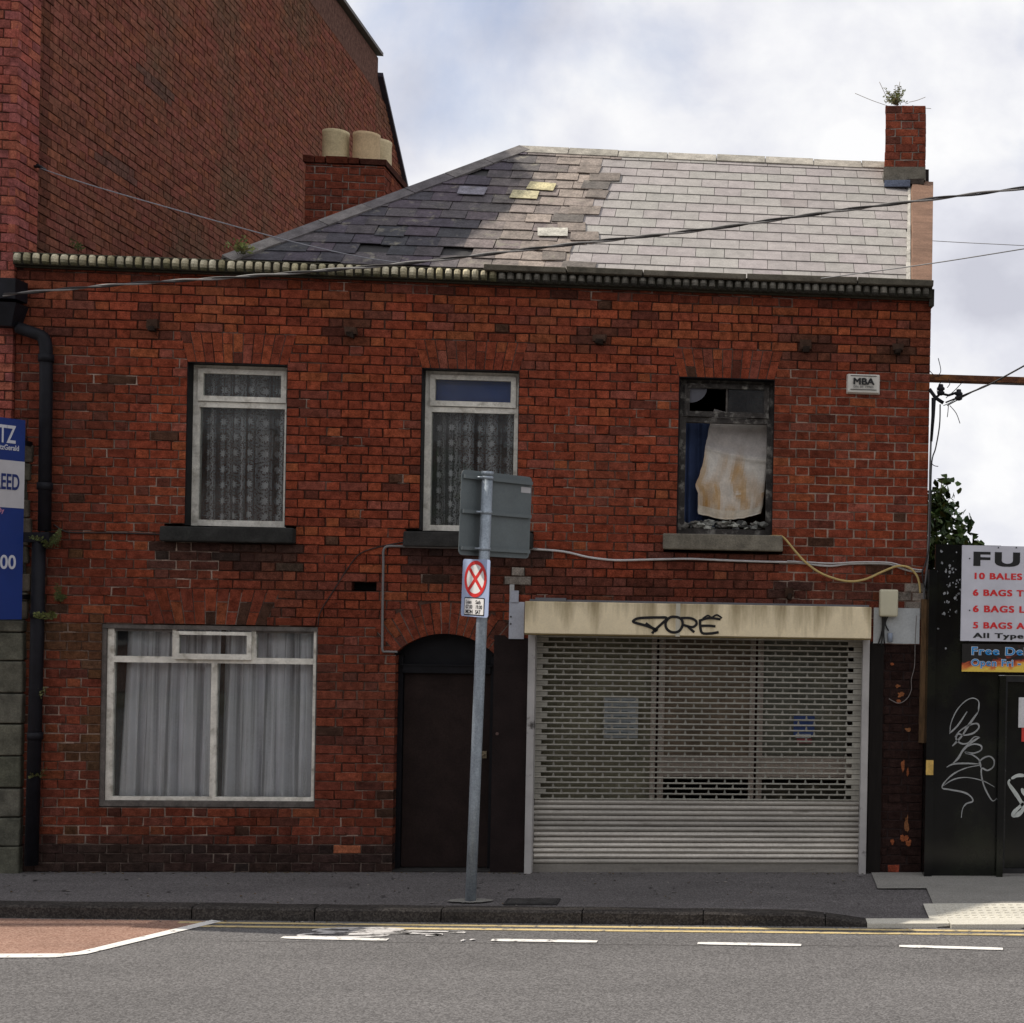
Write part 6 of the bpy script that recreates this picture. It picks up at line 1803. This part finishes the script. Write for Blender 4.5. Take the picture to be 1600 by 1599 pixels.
# ================================================================== GREENERY
def leaf_quad(mb, c, size, rng, cols, droop=0.3):
    d = Vector((rng.gauss(0, 1), rng.gauss(0, 1), rng.gauss(0, .6) - droop)).normalized()
    u = Vector((rng.gauss(0, 1), rng.gauss(0, 1), rng.gauss(0, 1))); u = (u - d * u.dot(d)).normalized()
    w = size * rng.uniform(.35, .55); l = size * rng.uniform(.8, 1.3); k = d.cross(u) * size * .12
    col = mulc(rng.choice(cols), rng.uniform(.7, 1.3))
    mb.face([c, c + d * l * .35 + u * w + k, c + d * l * .75 + u * w * .6 + k, c + d * l, c + d * l * .75 - u * w * .6 + k, c + d * l * .35 - u * w + k], col)
def tree(name, label, base, h, crown_c, crown_r, n_cl, n_leaf, leaf, seed, cols, group=None, trunk_r=0.12):
    rng = random.Random(seed)
    t = thing(name, label, 'tree', tuple(base), group)
    mb = MB(); base = Vector(base); cc = Vector(crown_c)
    mb.tube(smooth_path([base, base.lerp(cc, .5) + Vector((rng.uniform(-.1, .1), 0, 0)), cc], 4), [trunk_r * (1 - .07 * i) for i in range(9)], n=9)
    cl = []
    for i in range(n_cl):
        v = Vector((rng.gauss(0, 1), rng.gauss(0, 1), rng.gauss(0, 1))).normalized() * (rng.random() ** .4)
        p_ = cc + Vector((v.x * crown_r[0], v.y * crown_r[1], v.z * crown_r[2])); cl.append(p_)
        mid = cc.lerp(p_, .5) + Vector((rng.uniform(-.1, .1), rng.uniform(-.1, .1), .05)) * crown_r[0]
        mb.tube(smooth_path([cc - Vector((0, 0, crown_r[2] * .4)), mid, p_], 3), [trunk_r * .35 * (1 - .13 * k) for k in range(7)], n=5)
    mb.build('trunk', M['bark'], t)
    mb = MB()
    for p_ in cl:
        tone = rng.uniform(.6, 1.35); rad = crown_r[0] * rng.uniform(.22, .4)
        cs = [mulc(c, tone) for c in cols]
        for k in range(n_leaf):
            v = Vector((rng.gauss(0, .5), rng.gauss(0, .5), rng.gauss(0, .42))) * rad
            leaf_quad(mb, p_ + v, leaf, rng, cs)
    mb.build('crown', M['leaf'], t)
    return t
lg = [(0.045, 0.085, 0.02), (0.06, 0.11, 0.025), (0.035, 0.07, 0.02), (0.09, 0.13, 0.03)]
tb = at(1470, 800, 3.6)
tr = tree('tree', 'leafy green tree rising behind the black yard gate', (tb.x - 0.5, 3.7, -0.3), 4, (tb.x - 0.30, 3.6, 2.75), (0.72, 0.8, 0.72), 40, 95, 0.075, 4, lg)
rng = random.Random(8); crown = [c for c in tr.children if c.name.startswith('crown')][0]
mb = MB()                                               # two long shoots standing out of the crown
for tip, base_ in (((1472, 748), (1458, 830)), ((1516, 820), (1475, 850)), ((1532, 850), (1490, 862)), ((1486, 800), (1470, 850))):
    A_, B_ = at(*base_, 3.6), at(*tip, 3.6)
    mb.tube([A_, A_.lerp(B_, .5) + Vector((0.02, 0, 0.02)), B_], [.010, .007, .004], (0.06, 0.05, 0.03), n=5)
    for k in range(40): leaf_quad(mb, A_.lerp(B_, .25 + .75 * rng.random()) + Vector((rng.gauss(0, .055), rng.gauss(0, .06), rng.gauss(0, .05))), .10, rng, lg)
mb.build('shoots', M['leaf'], tr)

def weed(name, label, base, n, length, spread, leaf, cols, seed, up=Vector((0, 0, 1)), fern=False, group=None, cat='weed'):
    rng = random.Random(seed); mb = MB(); base = Vector(base)
    for i in range(n):
        d = (up + Vector((rng.gauss(0, spread), rng.gauss(0, spread) - .15, rng.gauss(0, spread * .4)))).normalized()
        L_ = length * rng.uniform(.5, 1.15); sag = Vector((0, 0, -L_ * .35 * rng.random()))
        p0 = base + Vector((rng.gauss(0, .02), rng.gauss(0, .015), 0)); p1 = p0 + d * L_ * .55; p2 = p0 + d * L_ + sag
        path = smooth_path([p0, p1, p2], 5)
        mb.tube(path, [.0035 - .0002 * k for k in range(len(path))], (0.07, 0.07, 0.025), n=4)
        for k, p_ in enumerate(path[2:]):
            t = (path[min(k + 3, len(path) - 1)] - path[k + 1]).normalized()
            for sgn in ((1, -1) if fern else (rng.choice((1, -1)),)):
                if not fern and rng.random() < .25: continue
                sd = t.cross(Vector((rng.gauss(0, .3), -1, rng.gauss(0, .3)))).normalized() * sgn
                w = leaf * (1 - .06 * k) * rng.uniform(.7, 1.2); e_ = (sd + t * .5).normalized(); cr_ = e_.cross(t).normalized().cross(e_) * w * .22
                mb.face([p_, p_ + e_ * w * .5 + cr_, p_ + e_ * w, p_ + e_ * w * .5 - cr_], mulc(rng.choice(cols), rng.uniform(.7, 1.3)))
    return tag(mb.build(name, M['leaf']), label, cat, group or GROUPS.get(name))
pg = [(0.16, 0.19, 0.05), (0.11, 0.15, 0.04), (0.20, 0.19, 0.06), (0.12, 0.10, 0.03)]
dk = [(0.06, 0.075, 0.02), (0.09, 0.10, 0.03), (0.12, 0.125, 0.045)]
c = at(1400, 164, 1.8); weed('weed', 'straggly pale weed growing out of the right chimney top', c, 34, .20, .6, .038, [(0.24, 0.26, 0.10), (0.16, 0.2, 0.06), (0.28, 0.25, 0.12)], 3, cat='plant')
mb = MB()
for a_, b_ in (((1388, 166), (1336, 146)), ((1390, 160), (1374, 128)), ((1403, 150), (1406, 128)), ((1420, 160), (1446, 152)), ((1425, 165), (1455, 170))):
    mb.tube(smooth_path([at(*a_, 1.8), at((a_[0] + b_[0]) / 2, (a_[1] + b_[1]) / 2 + 1, 1.8), at(*b_, 1.8)], 4), .0025, (0.2, 0.16, 0.1), n=4)
tag(mb.build('dry_stalks', M['leaf']), 'thin dry stalks sticking out around the right chimney top', 'plant')
c = at(380, 397, -.02); weed('weed', 'mossy weed clump growing on the cornice at the hip foot', c, 16, .15, .7, .05, pg, 5)
c = at(124, 392, -.02); weed('weed', 'small weed tuft on the cornice near its left end', c, 7, .12, .5, .035, dk, 6)
c = at(75, 856, -.08); weed('fern', 'fern fronds sprouting over the pipe joint at sill height', c, 9, .19, .9, .04, [(0.08, 0.10, 0.03), (0.06, 0.075, 0.02)], 7, fern=True, cat='fern')
c = at(92, 940, -.03); weed('fern', 'middle fern tuft on the bricks right of the drainpipe', c, 8, .14, .7, .034, [(0.08, 0.10, 0.03), (0.06, 0.075, 0.02)], 9, fern=True, cat='fern')
c = at(72, 968, -.09); weed('fern', 'small lowest fern tuft touching the drainpipe beside the wide window', c, 6, .10, .8, .035, [(0.14, 0.16, 0.05), (0.09, 0.11, 0.03)], 10, fern=True, cat='fern')
c = at(66, 1092, -.08); weed('weed', 'sparse weed on the drainpipe halfway down beside the wide window', c, 6, .14, .9, .03, dk, 12)
c = at(60, 1215, -.08); weed('weed', 'dark weed tuft low on the drainpipe above the pavement', c, 8, .14, .9, .035, dk, 13)

# ================================================================== SMALL THINGS ON THE PAVEMENT
c = gnd(30, 1357, 0.01)
lit = thing('cigarette_packet', 'white cigarette packet lying by the grey stone pier', 'litter', (c.x, c.y - .02, 0.0))
mb = MB(); mb.box(c.x - .045, c.x + .045, c.y - .05, c.y - .02, 0.002, 0.024, (0.6, 0.6, 0.6), jit=.002); mb.build('carton', M['tint'], lit)
mb = MB(); mb.box(c.x - .046, c.x - .018, c.y - .051, c.y - .019, 0.0015, 0.0245, (0.45, 0.46, 0.48), jit=.001); mb.build('flip_lid', M['tint'], lit)
c = gnd(729, 1470.5, ROADZ)
mb = MB(); rng = random.Random(4)
for k in range(5): lump(mb, (c.x + rng.uniform(-.04, .04), c.y + rng.uniform(-.02, .02), ROADZ + .006), (rng.uniform(.012, .03), .014, .006), (0.62, 0.6, 0.58))
tag(mb.build('crumpled_paper', M['tint']), 'crumpled scrap of white paper on the road before the post', 'litter')
a, b = gnd(790, 1409, 0), gnd(872, 1411, 0)
mh = thing('utility_cover', 'dark rectangular iron utility cover in the pavement by the post', 'cover', ((a.x + b.x) / 2, a.y, 0))
mb = MB(); y0_, y1_ = a.y - .10, a.y + .10
mb.box(a.x, b.x, y0_, y1_, -0.02, 0.0045, (0.035, 0.033, 0.032)); mb.build('frame', M['stone'], mh)
mb = MB(); mb.box(a.x + .02, b.x - .02, y0_ + .02, y1_ - .02, -0.02, 0.0075, (0.05, 0.047, 0.045)); lid = mb.build('lid', M['stone'], mh)
mb = MB()
for i in range(8):
    for j in range(3):
        x = a.x + .04 + (b.x - a.x - .08) * i / 7; y = y0_ + .05 + .05 * j; mb.box(x - .008, x + .008, y - .008, y + .008, .006, .0095, (0.06, 0.056, 0.052))
child(mb.build('tread', M['stone']), lid)
# grit, leaves and crumbs swept against the wall foot and the kerb
mb = MB(); rng = random.Random(21)
for k in range(420):
    x = rng.uniform(-5.8, 1.5)
    if rng.random() < .45: y = -abs(rng.gauss(0, .035)) - .01; z = 0.002
    elif rng.random() < .5: y = rng.uniform(-1.3, -.05); z = 0.001
    else: y = kerbY(x) - abs(rng.gauss(0, .03)) - .02; z = ROADZ + .002
    s_ = rng.uniform(.003, .010); lump(mb, (x, y, z), (s_ * rng.uniform(.8, 2), s_, s_ * .5), rng.choice([(0.10, 0.09, 0.07), (0.16, 0.13, 0.09), (0.05, 0.045, 0.04), (0.25, 0.23, 0.2), (0.12, 0.08, 0.04)]))
tag(mb.build('grit', M['stone']), 'grit and crumbs scattered along the wall foot and kerb', 'grit', kind='stuff')

# ================================================================== ACROSS THE STREET (seen only as reflections)
op = thing('opposite_terrace', 'low red brick terrace across the street behind the viewer', 'building', (0, -24, 0))
mb = MB(); mb.box(-26, 26, -32, -24, -0.1, 6.2, (0.16, 0.07, 0.05)); mb.build('wall', M['brick'], op)
mb = MB(); prism(mb, -26.3, 26.3, [(-23.7, 6.2), (-28, 9.0), (-32.3, 6.2)], (0.08, 0.075, 0.08)); mb.build('roof', M['slate'], op)
for k in range(12):
    for z0_ in (0.9, 3.7):
        mb = MB(); x = -24 + 4.2 * k; mb.box(x, x + 1.0, -24.0, -23.94, z0_, z0_ + 1.5, (0.45, 0.44, 0.42)); mb.box(x + .08, x + .92, -23.94, -23.93, z0_ + .08, z0_ + 1.42, (0.03, 0.035, 0.04)); mb.build('window', M['tint'], op)
for k, x in enumerate((-7.5, 3.5, 8.5)):
    tree('street_tree', ['round street tree behind the viewer towards the left', 'round street tree behind the viewer facing the gate', 'round street tree behind the viewer at the far right'][k], (x, -19.5, -0.1), 5, (x, -19.5, 3.6), (1.9, 1.7, 1.7), 40, 60, .22, 30 + k, lg, group='street trees opposite')
